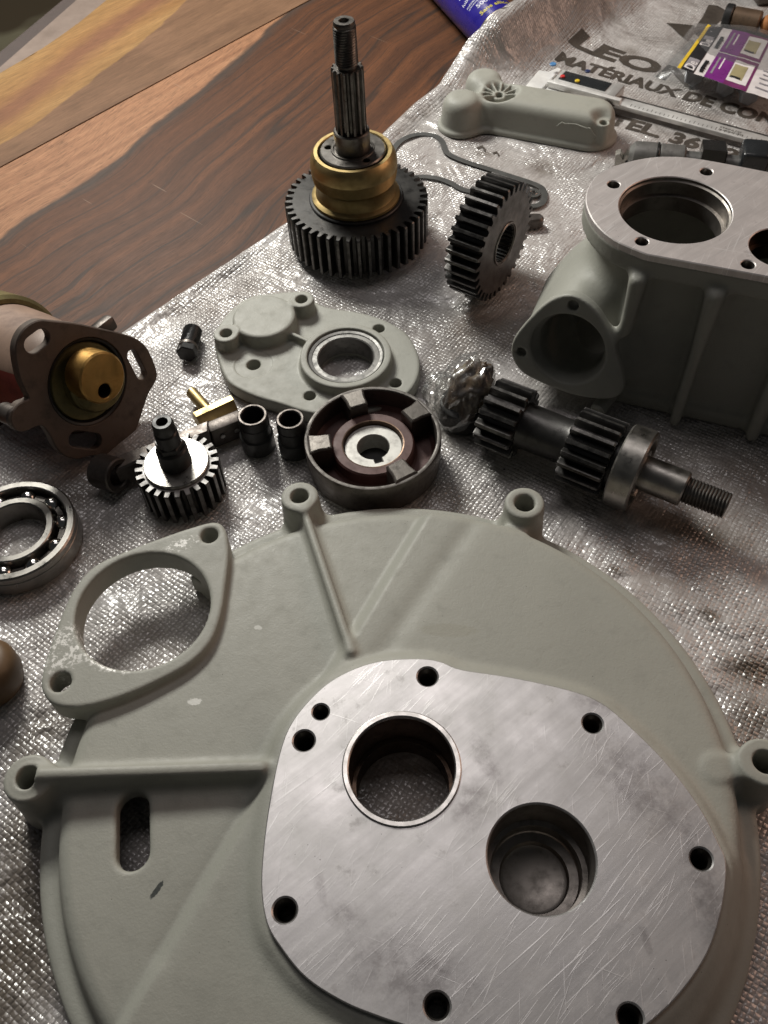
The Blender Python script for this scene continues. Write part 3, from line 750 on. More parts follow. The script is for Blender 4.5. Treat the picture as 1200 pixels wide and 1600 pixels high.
mk('bore_wall', xf(lathe([(rA-2.0, 30), (rA-2.0, 45), (rA-.1, 45.2), (rA-.1, PZ-2.0), (rA+.08, PZ-1.5)], 72), t=(*L(cA), -DZ)), M['bore_bronze'], bell, 30)
mk('blind_pocket', xf(lathe([(0, 33.2), (14.0, 33.2), (15.6, 34.0), (16.4, 37.5), (rB-3.2, 38.0), (rB-2.6, 38.6), (rB-2.6, 47), (rB-.2, 47.4), (rB-.2, PZ-2.5), (rB+.1, PZ-.6)], 72), t=(*L(cB), -DZ)), M['bore'], bell, 30)
for c, r in pholes:
    mk('bolt_hole', xf(lathe([(0, 42), (r-.9, 42), (r-.9, PZ-3), (r-.1, PZ-2), (r-.02, PZ-.6)], 28), t=(*L(c), -DZ)), M['shaft_steel'], face, 40)

# ================================================================== GEARBOX CASE
GZ = 118.0
gt_px = [(1010, 397), (960, 375), (928, 346), (915, 312), (925, 282), (952, 262), (1000, 248), (1046, 244), (1100, 249), (1200, 268)]
g_out = ats(gt_px, GZ)
e1 = np.array(at(1200, 432, GZ)[:2])-np.array(at(1012, 397, GZ)[:2]); e1 = e1/np.hypot(*e1); e2v = np.array([-e1[1], e1[0]])
far = 150.0
g_out = [tuple(p) for p in spline(g_out, 5, False)]
pe = np.array(at(1200, 432, GZ)[:2])
g_out = [tuple(pe+e1*far)]+[tuple(pe)]+g_out+[tuple(np.array(at(1200, 268, GZ)[:2])+e1*far)]
gC = at(1055, 326, GZ)[:2]; rC = 88*mpp(1055, 326, GZ); gD = at(1222, 387, GZ)[:2]; rD = 51*mpp(1210, 387, GZ)
g_h = [(at(x, y, GZ)[:2], r*mpp(x, y, GZ)) for x, y, r in ((959, 288, 10), (1104, 268, 10), (1003, 377, 10.5), (1169, 413, 11))]
gbx = thing('gearbox_case', 'tall grey gearbox casing with bright open top and side flange', 'casing', (gC[0], gC[1], 0))
GO = np.array([gC[0], gC[1], 0.0])
FN = np.array([-.50, -.84, .20]); FN = FN/np.linalg.norm(FN)
FP = at(890, 547, 47)
def fl(x, y): return on_plane(x, y, FP, FN)
fx = np.cross([0, 0, 1], FN); fx = fx/np.linalg.norm(fx); fy = np.cross(FN, fx)
def f2(x, y): d = fl(x, y)-FP; return (float(d@fx), float(d@fy))
flange = [tuple(p) for p in spline([f2(*q) for q in ((885, 461), (912, 470), (938, 497), (957, 540), (972, 590), (971, 614), (950, 624), (905, 620), (855, 603), (815, 582), (799, 556), (802, 530), (825, 500), (855, 472))], 5)]
fb = f2(886, 547); fbr = 61*mpp(886, 547, 47)*1.0
fholes = [(f2(895, 478), 3.6), (f2(814, 551), 3.4)]
def gearbox_body():
    vox = 1.1; lo = (55, 300, -3); hi = (400, 575, GZ+2)
    X, Y, Z = field(lo, hi, vox)
    do = poly_d(X, Y, g_out)[..., None]
    zt = GZ-4.0
    wall = smax(do+9.5-(zt-14-Z)*.11, Z-(GZ-9), 4)          # drafted side wall
    lip = smax(np.maximum(do-.3, (GZ-16)-Z), Z-zt, 1.2)
    body = smin(wall, lip, 9.0)
    foot = smax(do-4.5, Z-9, 4); body = smin(body, foot, 8)
    # ribs on the front wall
    for (px, py, w) in ((1000, 425, 3.0), (1122, 448, 3.4), (1262, 470, 4.2)):
        pt = np.array(at(px, py, GZ-12)[:2]); nrm = -e2v if px > 960 else -e2v*.6-e1*.8
        a = pt+e2v*12; b = pt-e2v*2.0 if px > 960 else pt-e1*2.5-e2v*1.5
        d, t = seg_d(X, Y, a, b)
        zb = 0 if px > 1050 else 62
        lean = 0.11
        d = np.hypot(*(np.stack([X, Y])-b[:, None, None])) if False else d
        ribd = None
        # slanted outwards with the wall
        sh = (zt-14-Z)*lean
        ex, ey = b[0]-a[0], b[1]-a[1]; Ln = hypot(ex, ey); ex, ey = ex/Ln, ey/Ln
        U = ((X-a[0])*ex+(Y-a[1])*ey)[..., None]-sh; Vv = ((X-a[0])*-ey+(Y-a[1])*ex)[..., None]
        ribd = np.hypot(np.maximum(np.abs(U-Ln/2)-Ln/2, 0), Vv)-w-2.6*np.clip((Z-55)/50, 0, 1)
        ribd = smax(smax(ribd, Z-(GZ-13)-0*U, 5), zb-Z, 6)
        body = smin(body, ribd, 5)
    # foot lug
    lug = at(1190, 640, 0)[:2]; body = smin(body, smax(circ_d(X, Y, lug+e1*4+e2v*6, 12)[..., None], Z-34, 8), 9)
    # side neck and flange
    P = np.stack(np.broadcast_arrays(X[..., None], Y[..., None], Z), -1).astype(np.float32)-FP.astype(np.float32)
    w = P@FN.astype(np.float32); U = P@fx.astype(np.float32); V = P@fy.astype(np.float32)
    del P
    # flange outline distance sampled on its own plane
    g = np.arange(-70, 71, 1.0); GU, GV = np.meshgrid(g, g, indexing='ij'); T = poly_d(GU, GV, flange)
    iu = np.clip(U+70, 0, 139.99); iv = np.clip(V+70, 0, 139.99); i0 = iu.astype(int); j0 = iv.astype(int); fu = iu-i0; fv = iv-j0
    df = T[i0, j0]*(1-fu)*(1-fv)+T[i0+1, j0]*fu*(1-fv)+T[i0, j0+1]*(1-fu)*fv+T[i0+1, j0+1]*fu*fv
    out = np.maximum(np.abs(U)-69, np.abs(V)-69)
    df = np.maximum(df, out)
    neck = smax(smax(df+3.2*sstep(7, 11, -w)-np.clip(-w-11, 0, 90)*.16, w, 1.6), -85-w, 4)
    body = smin(body, neck, 12)
    # hollow
    hollow = smax(smax(do+17-(GZ-Z)*.08, 8-Z, 3), Z-(GZ-14), 2)
    body = np.maximum(body, -hollow)
    bore = np.hypot(U-fb[0], V-fb[1])-fbr+np.clip(-w-3, 0, 6)*.5
    body = smax(body, -smax(bore, -66-w, 1), 1.6)
    for c, r in fholes: body = smax(body, -smax(np.hypot(U-c[0], V-c[1])-r, -5.5-w, .5), .8)
    body = smax(body, -circ_d(X, Y, gC, rC+1.5)[..., None]-0*Z-np.where(Z < GZ-20, 99, 0), .8)
    body = smax(body, -circ_d(X, Y, gD, rD+1.5)[..., None]-0*Z-np.where(Z < GZ-16, 99, 0), .8)
    for c, r in g_h: body = smax(body, -smax(circ_d(X, Y, c, r+.4)[..., None], (GZ-13)-Z, .5), .8)
    body = np.maximum(body, .3-Z)
    return surf(body, lo, vox)
p, q = gearbox_body()
mk_np('casting', p, q, M['grey'], gbx, GO)
def GL(c): return (c[0]-GO[0], c[1]-GO[1])
gtop = mk('machined_top', prism([GL(p) for p in g_out], [circle(GL(c), r) for c, r in g_h]+[circle(GL(gC), rC, 72), circle(GL(gD), rD, 64)], GZ-4.6, GZ, .6, .5, bottom=False), machined_mat('milled_aluminium', tint=(.70, .65, .63), rough=.42, metal=.5), gbx, 30)
mk('bore_wall', xf(lathe([(rC-3.5, GZ-22), (rC-3.4, GZ-12), (rC-1.2, GZ-11.6), (rC-1.2, GZ-3), (rC-.05, GZ-2.2), (rC-.02, GZ-.6)], 72), t=(*GL(gC), 0)), M['bore'], gbx, 30)
mk('bore_wall', xf(lathe([(rD-2.5, GZ-20), (rD-2.4, GZ-10), (rD-.2, GZ-9.6), (rD-.02, GZ-.6)], 64), t=(*GL(gD), 0)), M['bore_bronze'], gbx, 30)
dw = at(944, 628, 9); mk('dowel', xf(cyl(5.2, -10, 10, 1.2, 28), np.array(frame((-.62, -.75, -.1), (0, 0, 1))), dw-GO), M['grey'], gbx, 35)
for c, r in g_h:
    mk('bolt_hole', xf(lathe([(0, GZ-12), (r-.8, GZ-12), (r-.8, GZ-3), (r-.02, GZ-.6)], 26), t=(*GL(c), 0)), M['shaft_steel'], gtop, 40)

# ================================================================== PUMP COVER WITH ROUND CAP
CZ = 11.0
cov_px = [(338, 515), (336, 538), (341, 562), (350, 586), (364, 602), (400, 619), (440, 631), (478, 643), (520, 648), (570, 645), (618, 628), (645, 605), (656, 577), (652, 548), (634, 519), (600, 499), (560, 487), (515, 480), (492, 470), (476, 456), (455, 455), (420, 458), (388, 464), (358, 486)]
cov = [tuple(p) for p in spline(ats(cov_px, CZ), 4)]
cc = at(412, 493, CZ+11)[:2]; rc_ = 49*mpp(412, 493, 22); rg = at(540, 554, CZ+8)[:2]; rgo = 71.5*mpp(540, 554, 19); rgi = 43.5*mpp(538, 556, 19)
cb = [(at(353, 520, CZ+11)[:2], 19.5*mpp(353, 520, 22), 9.3*mpp(353, 520, 22)), (at(471, 467, CZ+11)[:2], 19*mpp(471, 467, 22), 9.3*mpp(471, 467, 22))]
ch = [(at(396, 569, CZ)[:2], 11*.45), (at(484, 618, CZ)[:2], 9.2*.45), (at(592, 513, CZ)[:2], 9.5*.45), (at(618, 598, CZ)[:2], 9.5*.45)]
def cover_body():
    vox = .6; lo = (rg[0]-105, rg[1]-52, -2); hi = (rg[0]+62, rg[1]+82, CZ+15)
    X, Y, Z = field(lo, hi, vox)
    b = smax(smax(poly_d(X, Y, cov)[..., None], Z-CZ, 2.2), .3-Z, .8)
    b = smin(b, smax(circ_d(X, Y, cc, rc_)[..., None]-(CZ+11-Z)*.05, Z-CZ-11, 3.0), 2.5)
    for c, r, rh in cb: b = smin(b, smax(circ_d(X, Y, c, r)[..., None]-(CZ+11-Z)*.04, Z-CZ-11, 1.2), 2.5)
    b = smin(b, smax(circ_d(X, Y, rg, rgo)[..., None]-(CZ+8-Z)*.06, Z-CZ-8, 1.5), 2.5)
    d, t = seg_d(X, Y, cc, rg); b = smin(b, smax(d[..., None]-1.6, Z-CZ-6, 1.5), 2.5)
    # shallow spot face
    r0 = np.hypot(X-ch[0][0][0], Y-ch[0][0][1]); b = smax(b, -smax(r0[..., None]-13.5, CZ-.45-Z, .3), .3)
    b = smax(b, -circ_d(X, Y, rg, rgi+.8)[..., None], .6)
    b = smax(b, -smax(circ_d(X, Y, rg, rgo-5.0)[..., None], CZ+5.2-Z, .3), .6)
    for c, r, rh in cb: b = smax(b, -circ_d(X, Y, c, rh)[..., None], .8)
    for c, r in ch: b = smax(b, -circ_d(X, Y, c, r)[..., None], .8)
    return surf(np.broadcast_to(b, (X.shape[0], X.shape[1], Z.shape[2])), lo, vox)
cvr = thing('pump_cover', 'flat grey cover plate with round cap and large sealed hole', 'cover', (rg[0], rg[1], 0))
p, q = cover_body(); mk_np('casting', p, q, M['grey'], cvr, (rg[0], rg[1], 0))
mk('seal_ring', lathe([(rgi, 2), (rgi, CZ+5.0), (rgi+.8, CZ+5.7), (rgo-8.5, CZ+5.6), (rgo-8.2, CZ+6.2), (rgo-6.2, CZ+6.6), (rgo-5.1, CZ+5.4)], 72), M['seal'], cvr, 30)

# ================================================================== SHAFT STANDING ON ITS GEAR
sg = thing('gear_shaft', 'upright splined shaft with black gear wheel and brass collar', 'shaft', (-6.7, 608.9, 0))
mk('hub', cyl(24, 0.2, 7), M['black'], sg, 40)
mk('gear_wheel', gear(44, 55.8, 49.6, 20, 5.8, 40, .8), M['black_steel'], sg, 28)
mk('thrust_ring', tube(36.5, 20, 39.6, 42.0, .6, 64), M['black'], sg, 35)
bp = [(20, 41.8), (33.6, 41.8), (34.2, 42.6), (34.0, 44.4), (32.5, 45.4), (31.0, 46.2), (30.4, 47.4), (30.2, 55.8), (30.7, 57.4), (31.5, 59.0)]
z = 59.0
while z < 68: rb_ = 31.4+1.5*sin(pi*(z-57)/24); bp += [(rb_, z), (rb_-.16, z+.35)]; z += .7
bp += [(32.9, 69), (32.6, 72.5), (31.7, 76.0), (30.4, 78.8), (29.2, 80.2), (26.6, 80.2), (26.0, 79.4), (26.0, 70)]
mk('brass_collar', lathe(bp, 96), M['brass'], sg, 30)
wash = mk('washer', xf(prism(circle((0, 0), 24.6, 64), [circle((0, 0), 12, 40)]+[circle((18.6*cos(a), 18.6*sin(a)), 2.7, 20) for a in (radians(168), radians(300), radians(55))], 75, 81.0, .9, .4)), M['shaft_steel'], sg, 30)
mk('washer_groove', lathe([(14.2, 81.05), (14.6, 81.9), (16.0, 81.9), (16.4, 81.05)], 64), M['shaft_steel'], wash, 30)
mk('shaft_collar', cyl(13.2, 72, 96.5, .8, 56), M['shaft_steel'], sg, 35)
mk('splines', gear(14, 11.4, 9.6, 4, 96.0, 142, .7), M['shaft_steel'], sg, 28)
mk('neck', cyl(7.0, 141, 145, .4), M['shaft_steel'], sg, 35)
mk('thread', xf(thread(8.1, 144, 169.6, 1.75, .95, 40, 3.4)), M['shaft_steel'], sg, 60)
mk('end_chamfer', lathe([(7.2, 169.0), (7.5, 171.0), (6.8, 172.6), (3.6, 172.6), (3.2, 171.5), (3.2, 164)], 40), M['iron_bright'], sg, 35)

# ================================================================== GEAR ON EDGE
gn = np.array([.81, -.586, 0.0]); gn = gn/np.linalg.norm(gn)
gf = at(789, 381, 43.0)
gloc = gf-gn*26; gloc[2] = 43.2
ge = thing('spur_gear', 'black spur gear standing on edge beside the brass-collared shaft', 'gear', tuple(gloc), frame(gn, (0, 0, 1)))
mk('toothed_rim', gear(34, 43.4, 37.4, 16.4, 0, 26, .8), M['black_steel'], ge, 28)
mk('hub_ring', lathe([(14.2, .4), (16.2, .4), (16.35, 1), (16.35, 26.3), (15.8, 26.9), (15.0, 26.9), (14.6, 26.2), (14.2, 26.0)], 64, close=True), M['shaft_steel'], ge, 30)
mk('inner_splines', join(*[xf(box((13.6, 0, 13), (1.8, 1.5, 24.6), .2, 1), np.array(Matrix.Rotation(2*pi*k/26, 3, 'Z'))) for k in range(26)]), M['black'], ge, 28)
lug = at(838, 352, 0)
t = thing('spacer_lug', 'small dark rounded lug lying behind the gear on edge', 'spacer', (lug[0], lug[1], 0))
mk('lug_body', prism(spline([(-16, -4), (0, -5), (5, -2), (5, 3), (1, 6), (-16, 5)], 5), [], .2, 8, 1.6), M['iron'], t, 35)

# ================================================================== LAYSHAFT
LR = 26.0
la, lb = at(785, 651, LR), at(1137, 791, LR); ldir = (lb-la)/np.linalg.norm(lb-la); l0 = lb-ldir*156; l0[2] = LR
ls = thing('layshaft', 'dark shaft with two pinions, ball bearing and threaded end lying down', 'shaft', tuple(l0), frame(ldir, (0, 0, 1)))
mk('pinion', gear(16, 23.0, 18.0, 8, 0, 25, .9), M['black_steel'], ls, 28)
mk('shaft_middle', lathe([(9, 23), (15.5, 24), (14.8, 27), (14.5, 54), (16.5, 58)], 56), M['black_steel'], ls, 40)
mk('pinion', gear(19, 24.6, 19.6, 8, 57, 85.5, .9), M['black_steel'], ls, 28)
mk('spacer_collar', cyl(16, 85, 89.5), M['black'], ls, 40)
br = mk('ball_bearing', lathe([(20.5, 89), (25.0, 89), (26.0, 90), (26.0, 103), (25.0, 104), (21.8, 104), (21.4, 103), (20.5, 100)], 72, close=True), M['steel'], ls, 30)
mk('inner_race', tube(14.6, 10.5, 89.2, 103.6, .6, 56), M['steel'], br, 30)
mk('cage', lathe([(14.7, 97), (17, 100.8), (19, 100.8), (20.4, 97)], 56), M['black'], br, 30)
mk('journal', cyl(10.8, 88, 130.5, 1.0, 56), M['steel'], ls, 35)
mk('thread', thread(8.4, 130, 156, 2.0, 1.15, 40), M['shaft_steel'], ls, 60)

# ================================================================== SMALL PINION ON ITS STUB
pn = at(276, 725, 27)[:2]
t = thing('stub_pinion', 'small black pinion standing upright with a stub shaft on top', 'gear', (pn[0], pn[1], 0), frame((0, 0, 1), (cos(.1), sin(.1), 0)))
mk('toothed_rim', gear(24, 26.4, 21.2, 6, .3, 26.4, .3, .06), M['black_steel'], t, 28)
mk('tooth_ends', gear(24, 26.1, 21.4, 18, 26.3, 26.7, .1, .055), M['tooth_end'], t, 28)
mk('tooth_crown', lathe([(20.4, 26.6), (20.3, 28.6), (19.8, 29.2), (9, 29.3)], 72), M['steel'], t, 30)
mk('stub_collar', lathe([(10.0, 29), (9.8, 30), (9.6, 42), (8.8, 43), (7.8, 43.4)], 48), M['black'], t, 35)
mk('stub_nut', prism(circle((0, 0), 8.6, 6), [], 42.8, 47.6, .6), M['black'], t, 30)
mk('stub_shaft', lathe([(7.2, 47), (7.2, 57), (6.4, 58), (6.6, 60), (6.6, 64), (5.6, 66), (3.6, 66), (3.2, 65), (3.0, 61), (0, 61)], 40), M['black'], t, 35)

# ================================================================== BALL BEARING AT LEFT
bc = at(20, 826, 17)
t = thing('ball_bearing', 'large open steel ball bearing lying flat at the left edge', 'bearing', (bc[0], bc[1], 0))
mk('outer_race', lathe([(32.4, .3), (36.4, .3), (37.4, 1.3), (37.4, 11), (36.9, 11.4), (36.9, 12.6), (37.4, 13), (37.4, 16), (36.4, 17), (32.9, 17), (32.2, 16.4), (32.2, 12), (33.8, 9), (32.4, 5)], 96, close=True), M['steel'], t, 30)
mk('inner_race', lathe([(19.4, .3), (24.2, .3), (24.2, 5), (23, 9), (24.2, 13), (24.2, 16.4), (23.6, 17), (20.2, 17), (19.4, 16.2)], 80, close=True), M['steel'], t, 30)
mk('cage', lathe([(26.6, 6), (26.6, 11.6), (29.8, 11.6), (29.8, 6)], 80, close=True), M['shaft_steel'], t, 30)
sph = None
for k in range(10):
    a = 2*pi*k/10+.25
    if sph is None:
        sph = mk('ball', lathe([(5.6*sin(pi*i/18), -5.6*cos(pi*i/18)) for i in range(19)], 28), M['ball_steel'], t, 0); o = sph
    else:
        o = sph.copy(); COL.objects.link(o); o.parent = t
    o.location = (28.2*cos(a)*MM, 28.2*sin(a)*MM, 9.6*MM)

# ================================================================== FLANGED UNIT AT LEFT
SN = np.array([.76, -.60, .25]); SN = SN/np.linalg.norm(SN)
SP = at(139, 600, 47)
sx = np.cross([0, 0, 1], SN); sx = sx/np.linalg.norm(sx); sy = np.cross(SN, sx)
def s2(x, y, k=0.0):
    p = SP+SN*k; d = on_plane(x, y, p, SN)-SP; return (float(d@sx), float(d@sy))
def c4(x, y): return s2(x/4, 440+y/4)
st = thing('flanged_drive_unit', 'old rusty brown flanged drive unit with brass eccentric stub end', 'drive unit', tuple(SP), frame(SN, sx))
fo = [tuple(p) for p in spline([c4(*q) for q in ((240, 242), (330, 246), (480, 262), (620, 292), (740, 318), (850, 355), (912, 405), (952, 475), (984, 570), (975, 625), (930, 705), (885, 840), (845, 950), (805, 1030), (745, 1068), (640, 1085), (560, 1092), (480, 1112), (405, 1090), (350, 1035), (312, 960), (272, 908), (235, 905), (150, 940), (95, 925), (68, 870), (78, 815), (120, 762), (180, 735), (163, 690), (130, 620), (106, 520), (96, 430), (112, 355), (160, 285))], 4)]
def slot_loop(a, b, w, n=10):
    a, b = np.array(a), np.array(b); e = (b-a)/np.hypot(*(b-a)); t0 = atan2(e[1], e[0]); out = []
    for i in range(n+1): t = t0-pi/2+pi*i/n; out.append((b[0]+w*cos(t), b[1]+w*sin(t)))
    for i in range(n+1): t = t0+pi/2+pi*i/n; out.append((a[0]+w*cos(t), a[1]+w*sin(t)))
    return out
sl = [slot_loop(c4(205, 395), c4(262, 352), 5.4), slot_loop(c4(828, 462), c4(886, 578), 3.9), slot_loop(c4(478, 985), c4(590, 1000), 5.6)]
rc0 = np.array(c4(555, 630)); rr0 = 66.5*.425
mk('flange', prism(fo, sl+[circle(rc0, rr0+.6, 64)], -6, 0, .7, .5), M['rust'], st, 30)
mk('ring_seat', xf(lathe([(rr0-3.6, -9), (rr0-1.4, -1.2), (rr0+.2, -.6), (rr0+.7, -2)], 72), t=(*rc0, 0)), M['black'], st, 30)
mk('olive_disc', xf(lathe([(0, -2.0), (rr0-3.4, -2.0), (rr0-2.6, -3), (rr0-2.6, -12)], 72), t=(*rc0, 0)), M['olive'], st, 30)
rc1 = np.array(c4(585, 615)); mk('eccentric_step', xf(lathe([(0, 6), (19.0, 6), (20.5, 4.6), (20.8, -2.5)], 64), t=(*rc1, 0)), M['olive'], st, 30)
rc2 = np.array(s2(161, 591, 20)); br_ = 40.5*.405
stub = mk('brass_stub', xf(prism(circle((0, 0), br_, 72), [circle((0, 0), 4.8, 32)], 2, 20, 1.1, .5), t=(*(rc2), 0)) if False else prism(circle(rc2, br_, 72), [circle(s2(164, 611, 20), 4.7, 32)], 4, 20, 1.1, .5), M['brass_face'], st, 30)
q0 = s2(164, 611, 20); mk('oil_hole', xf(lathe([(0, 6), (4.5, 6), (4.6, 19.2)], 28), t=(*q0, 0)), M['black'], stub, 30)
bd = mk('tapered_body', xf(lathe([(31, -5.8), (33, -8), (34, -30), (37, -62), (38, -86)], 72), t=(*(rc0+np.array([-3, 0])), 0)), M['old_pink'], st, 40)
mk('red_underside', xf(lathe([(33.6, -7), (34.8, -30), (37.8, -62), (38.7, -85)], 40, radians(140), radians(300)), t=(*(rc0+np.array([-3, 0])), 0)), M['red_paint'], bd, 40)
mk('clamp_band', xf(tube(44, 36, -116, -86, 2.5, 64), t=(*(rc0+np.array([-3, 0])), 0)), M['olive'], st, 40)
mk('body_lug', xf(box((0, 0, 0), (16, 10, 9), 2.5), t=(*c4(700, 300), -9)), M['iron'], st, 40)
cl_ = c4(108, 850); mk('clamp_lug', xf(cyl(6.5, -15, -.6, 1.2, 30), t=(cl_[0], cl_[1], 0)), M['iron'], st, 40)

# ================================================================== LEVER ARM
a0 = at(172, 741, 11); a1 = at(374, 663, 9); ld = a1-a0; ld[2] = 0; Llen = float(np.linalg.norm(ld)); ld /= Llen
lv = thing('lever_arm', 'dark steel lever with ring boss lying behind the stub pinion', 'lever', (a0[0], a0[1], 0), frame((0, 0, 1), tuple(ld)))
mk('ring_boss', xf(tube(11.4, 7.0, -9, 9, .9, 48), np.array(frame((.55, -.80, .22), (0, 0, 1))), (0, 0, 12.2)), M['iron'], lv, 35)
mk('arm', prism([(4, -6.5), (30, -5.0), (Llen-22, -5.0), (Llen-18, 5.0), (30, 5.0), (4, 6.5)], [], 3.0, 19, 1.2), M['iron'], lv, 35)
fk = mk('fork_end', box((Llen-9, 0, 9.5), (24, 10, 17), 1.6), M['iron'], lv, 35)
for k in (-14, -4): mk('pin', xf(cyl(1.7, 5.4, 6.4, .3, 16), np.array(frame((0, -1, 0), (1, 0, 0))), (Llen+k, 0, 10.5)), M['bright_steel'], fk, 35)

# ================================================================== TWO BLACK BUSHES
def bush(px, py, r, label):
    h = 31.0; p = at(px, py, h)
    t = thing('bush', label, 'bush', (p[0], p[1], 0), group='pair of black bushes')
    mk('sleeve', lathe([(r-2.9, .3), (r+.6, .3), (r+1.0, 1), (r+1.0, 13), (r+.2, 13.6), (r-.2, 14.2), (r-.1, 23), (r-.5, 23.4), (r-.5, 24.2), (r-.1, 24.6), (r-.4, 30.2), (r-1, h), (r-2.2, h), (r-2.9, h-.7)], 56, close=True), M['black'], t, 30)
    mk('worn_rim', lathe([(r-1.05, h+.03), (r-2.15, h+.03)], 56), M['iron'], t, 30)
bush(394, 648, 10.1, 'black steel bush next to the brass tee piece')
bush(453, 654, 9.5, 'black steel bush touching the claw coupling')

# ================================================================== BRASS TEE PIECE
b0, b1 = at(306, 662, 5), at(368, 633, 5); bd_ = b1-b0; bl = float(np.linalg.norm(bd_[:2])); bm_ = (b0+b1)/2
tp = thing('brass_tee', 'small yellow brass T-shaped piece beside the black bushes', 'fitting', (bm_[0], bm_[1], 0), frame((0, 0, 1), (bd_[0], bd_[1], 0)))
cs = [(-6.5, .3), (6.5, .3), (7.2, 4), (7.0, 7), (2.2, 13.2), (-2.6, 13.2), (-6.8, 8)]
V = [(x*bl/2*s_, yy*s2_, zz) for x, s_, s2_ in ((-1, .93, .8), (-.93, 1, 1), (.93, 1, 1), (1, .93, .8)) for yy, zz in [(-c[0], c[1]) for c in cs]]
F = []; m = len(cs)
for i in range(3):
    for j in range(m): F.append((i*m+j, i*m+(j+1) % m, (i+1)*m+(j+1) % m, (i+1)*m+j))
F.append(tuple(range(m))); F.append(tuple(3*m+j for j in range(m-1, -1, -1)))
mk('cross_bar', (V, F), M['brass'], tp, 20)
mk('stem', xf(cyl(4.1, 4, 28, .7, 36), np.array(frame((-.08, 1, 0), (0, 0, 1))), (-3, 0, 6.6)), M['brass'], tp, 35)

# ================================================================== BLACK PLUG
pa, pb = at(291, 555, 7), at(300, 522, 7); pdn = pa-pb; pl_ = 20.0; pdn[2] = 0; pdn /= np.linalg.norm(pdn)
pg = thing('threaded_plug', 'small black hex-headed plug lying near the grey pump cover', 'plug', (pa[0], pa[1], 7.4), frame(tuple(pdn), (0, 0, 1)))
mk('hex_head', prism(circle((0, 0), 7.6, 6, .2), [], -6, 0, .7), M['black'], pg, 30)
mk('collar', cyl(7.2, -9, -5.8, .4), M['iron'], pg, 35)
mk('thread', thread(7.0, -26, -9, 1.5, .6, 36), M['black'], pg, 60)
mk('end_cap', cyl(6.2, -26.6, -25, .5), M['black'], pg, 35)

# ================================================================== CLAW COUPLING
KZ = 26.0
kc = at(582, 681, KZ)[:2]; kr = 107.5*mpp(582, 681, KZ)
kp = thing('claw_coupling', 'round iron claw coupling with red-brown inside and keyed bore', 'coupling', (kc[0], kc[1], 0), frame((0, 0, 1)))
mk('rim', lathe([(kr-4, .3), (kr-2.5, .3), (kr-1, 2), (kr-.6, 8), (kr-.2, 16), (kr, 24.6), (kr-.6, KZ), (kr-2.6, KZ), (kr-3.2, 25), (kr-3.4, 12)], 96), M['iron'], kp, 30)
mk('rim_edge', lathe([(kr-.5, KZ-.1), (kr-.8, KZ+.06), (kr-2.4, KZ+.06), (kr-2.7, KZ-.1)], 96), M['rim_wear'], kp, 30)
mk('dish_floor', lathe([(kr-3.3, 12), (kr-6, 9.2), (28.5, 8.6), (27, 10), (26.4, 17.6), (25.4, 18.8), (20.0, 18.8)], 96), M['primer'], kp, 30)
mk('hub_bevel', lathe([(20.1, 18.9), (19.4, 18.8), (18.9, 17), (18.5, 7.5)], 72), M['bore_bronze'], kp, 30)
key = [(10.6*cos(a), 10.6*sin(a)) for a in [radians(-76)+2*pi*i/44*(332/360.) + radians(14) for i in range(45)]]
ka = radians(-76)
hub_hole = [(10.4*cos(ka+radians(15)+radians(330)*i/44), 10.4*sin(ka+radians(15)+radians(330)*i/44)) for i in range(45)]
hub_hole += [(14.0*cos(ka-radians(11)), 14.0*sin(ka-radians(11))), (14.0*cos(ka+radians(11)), 14.0*sin(ka+radians(11)))]
mk('steel_hub', prism(circle((0, 0), 18.6, 64), [hub_hole], .5, 15.5, .4, .4), M['hub_steel'], kp, 30)
mk('bore_shade_disc', lathe([(0, 2.2), (14.5, 2.2), (14.6, 1.2)], 40), M['black'], kp, 30)  # black disc added in the bore to stand for its deep shade
for (px, py, wd_, ln) in ((548, 606, 7.0, 11.5), (659, 634, 7.0, 11.5), (499, 688, 7.2, 12.0), (619, 722, 7.2, 13.0)):
    w_ = at(px, py, KZ+3)[:2]-kc; r_ = float(np.hypot(*w_)); r_ = min(max(r_, 31.0), 37.5); an = atan2(w_[1], w_[0])
    ri_, ro_ = 27.0, kr-1.8
    blk = []
    for rr_, dd in ((ri_, 6.0), (ri_+3, 6.6), (kr-9, 6.6), (ro_, 8.2)): blk.append((rr_, dd))
    outl = [(r1*cos(an+d1/r1), r1*sin(an+d1/r1)) for r1, d1 in blk]+[(r1*cos(an-d1/r1), r1*sin(an-d1/r1)) for r1, d1 in blk[::-1]]
    cl = mk('claw', prism(outl, [], 8.7, KZ+1.0, .9), M['iron'], kp, 35)
    mk('claw_face', prism(offset2(outl if area2(outl) > 0 else outl[::-1], 1.0), [], KZ+.6, KZ+1.3, .3), M['iron_bright'], cl, 35)

# ================================================================== WRAPPED PART
wp = at(722, 655, 0)[:2]
wr = thing('wrapped_part', 'lumpy brown part in crinkled clear plastic beside the claw coupling', 'parcel', (wp[0], wp[1], 0))
def lump(rx, ry, rz, zc, amp, fr, seed, tilt=0.0, ridged=False, cx=0.0, cy=0.0, nu=56, nv=34):
    V, F = [], []
    for i in range(nv+1):
        th = pi*i/nv
        for j in range(nu):
            ph = 2*pi*j/nu; d = Vector((sin(th)*cos(ph), sin(th)*sin(ph), cos(th)))
            k = noise.fractal(d*fr+Vector((seed, 0, 0)), 1.0, 2.0, 2 if ridged else 4)
            if ridged: k = 1-2.2*abs(k)
            s_ = 1+amp*k; z_ = zc+rz*d.z*s_
            V.append((cx+rx*d.x*s_+tilt*(z_-zc), cy+ry*d.y*s_, max(.4, z_)))
    for i in range(nv):
        for j in range(nu): F.append((i*nu+j, i*nu+(j+1) % nu, (i+1)*nu+(j+1) % nu, (i+1)*nu+j))
    return V, F
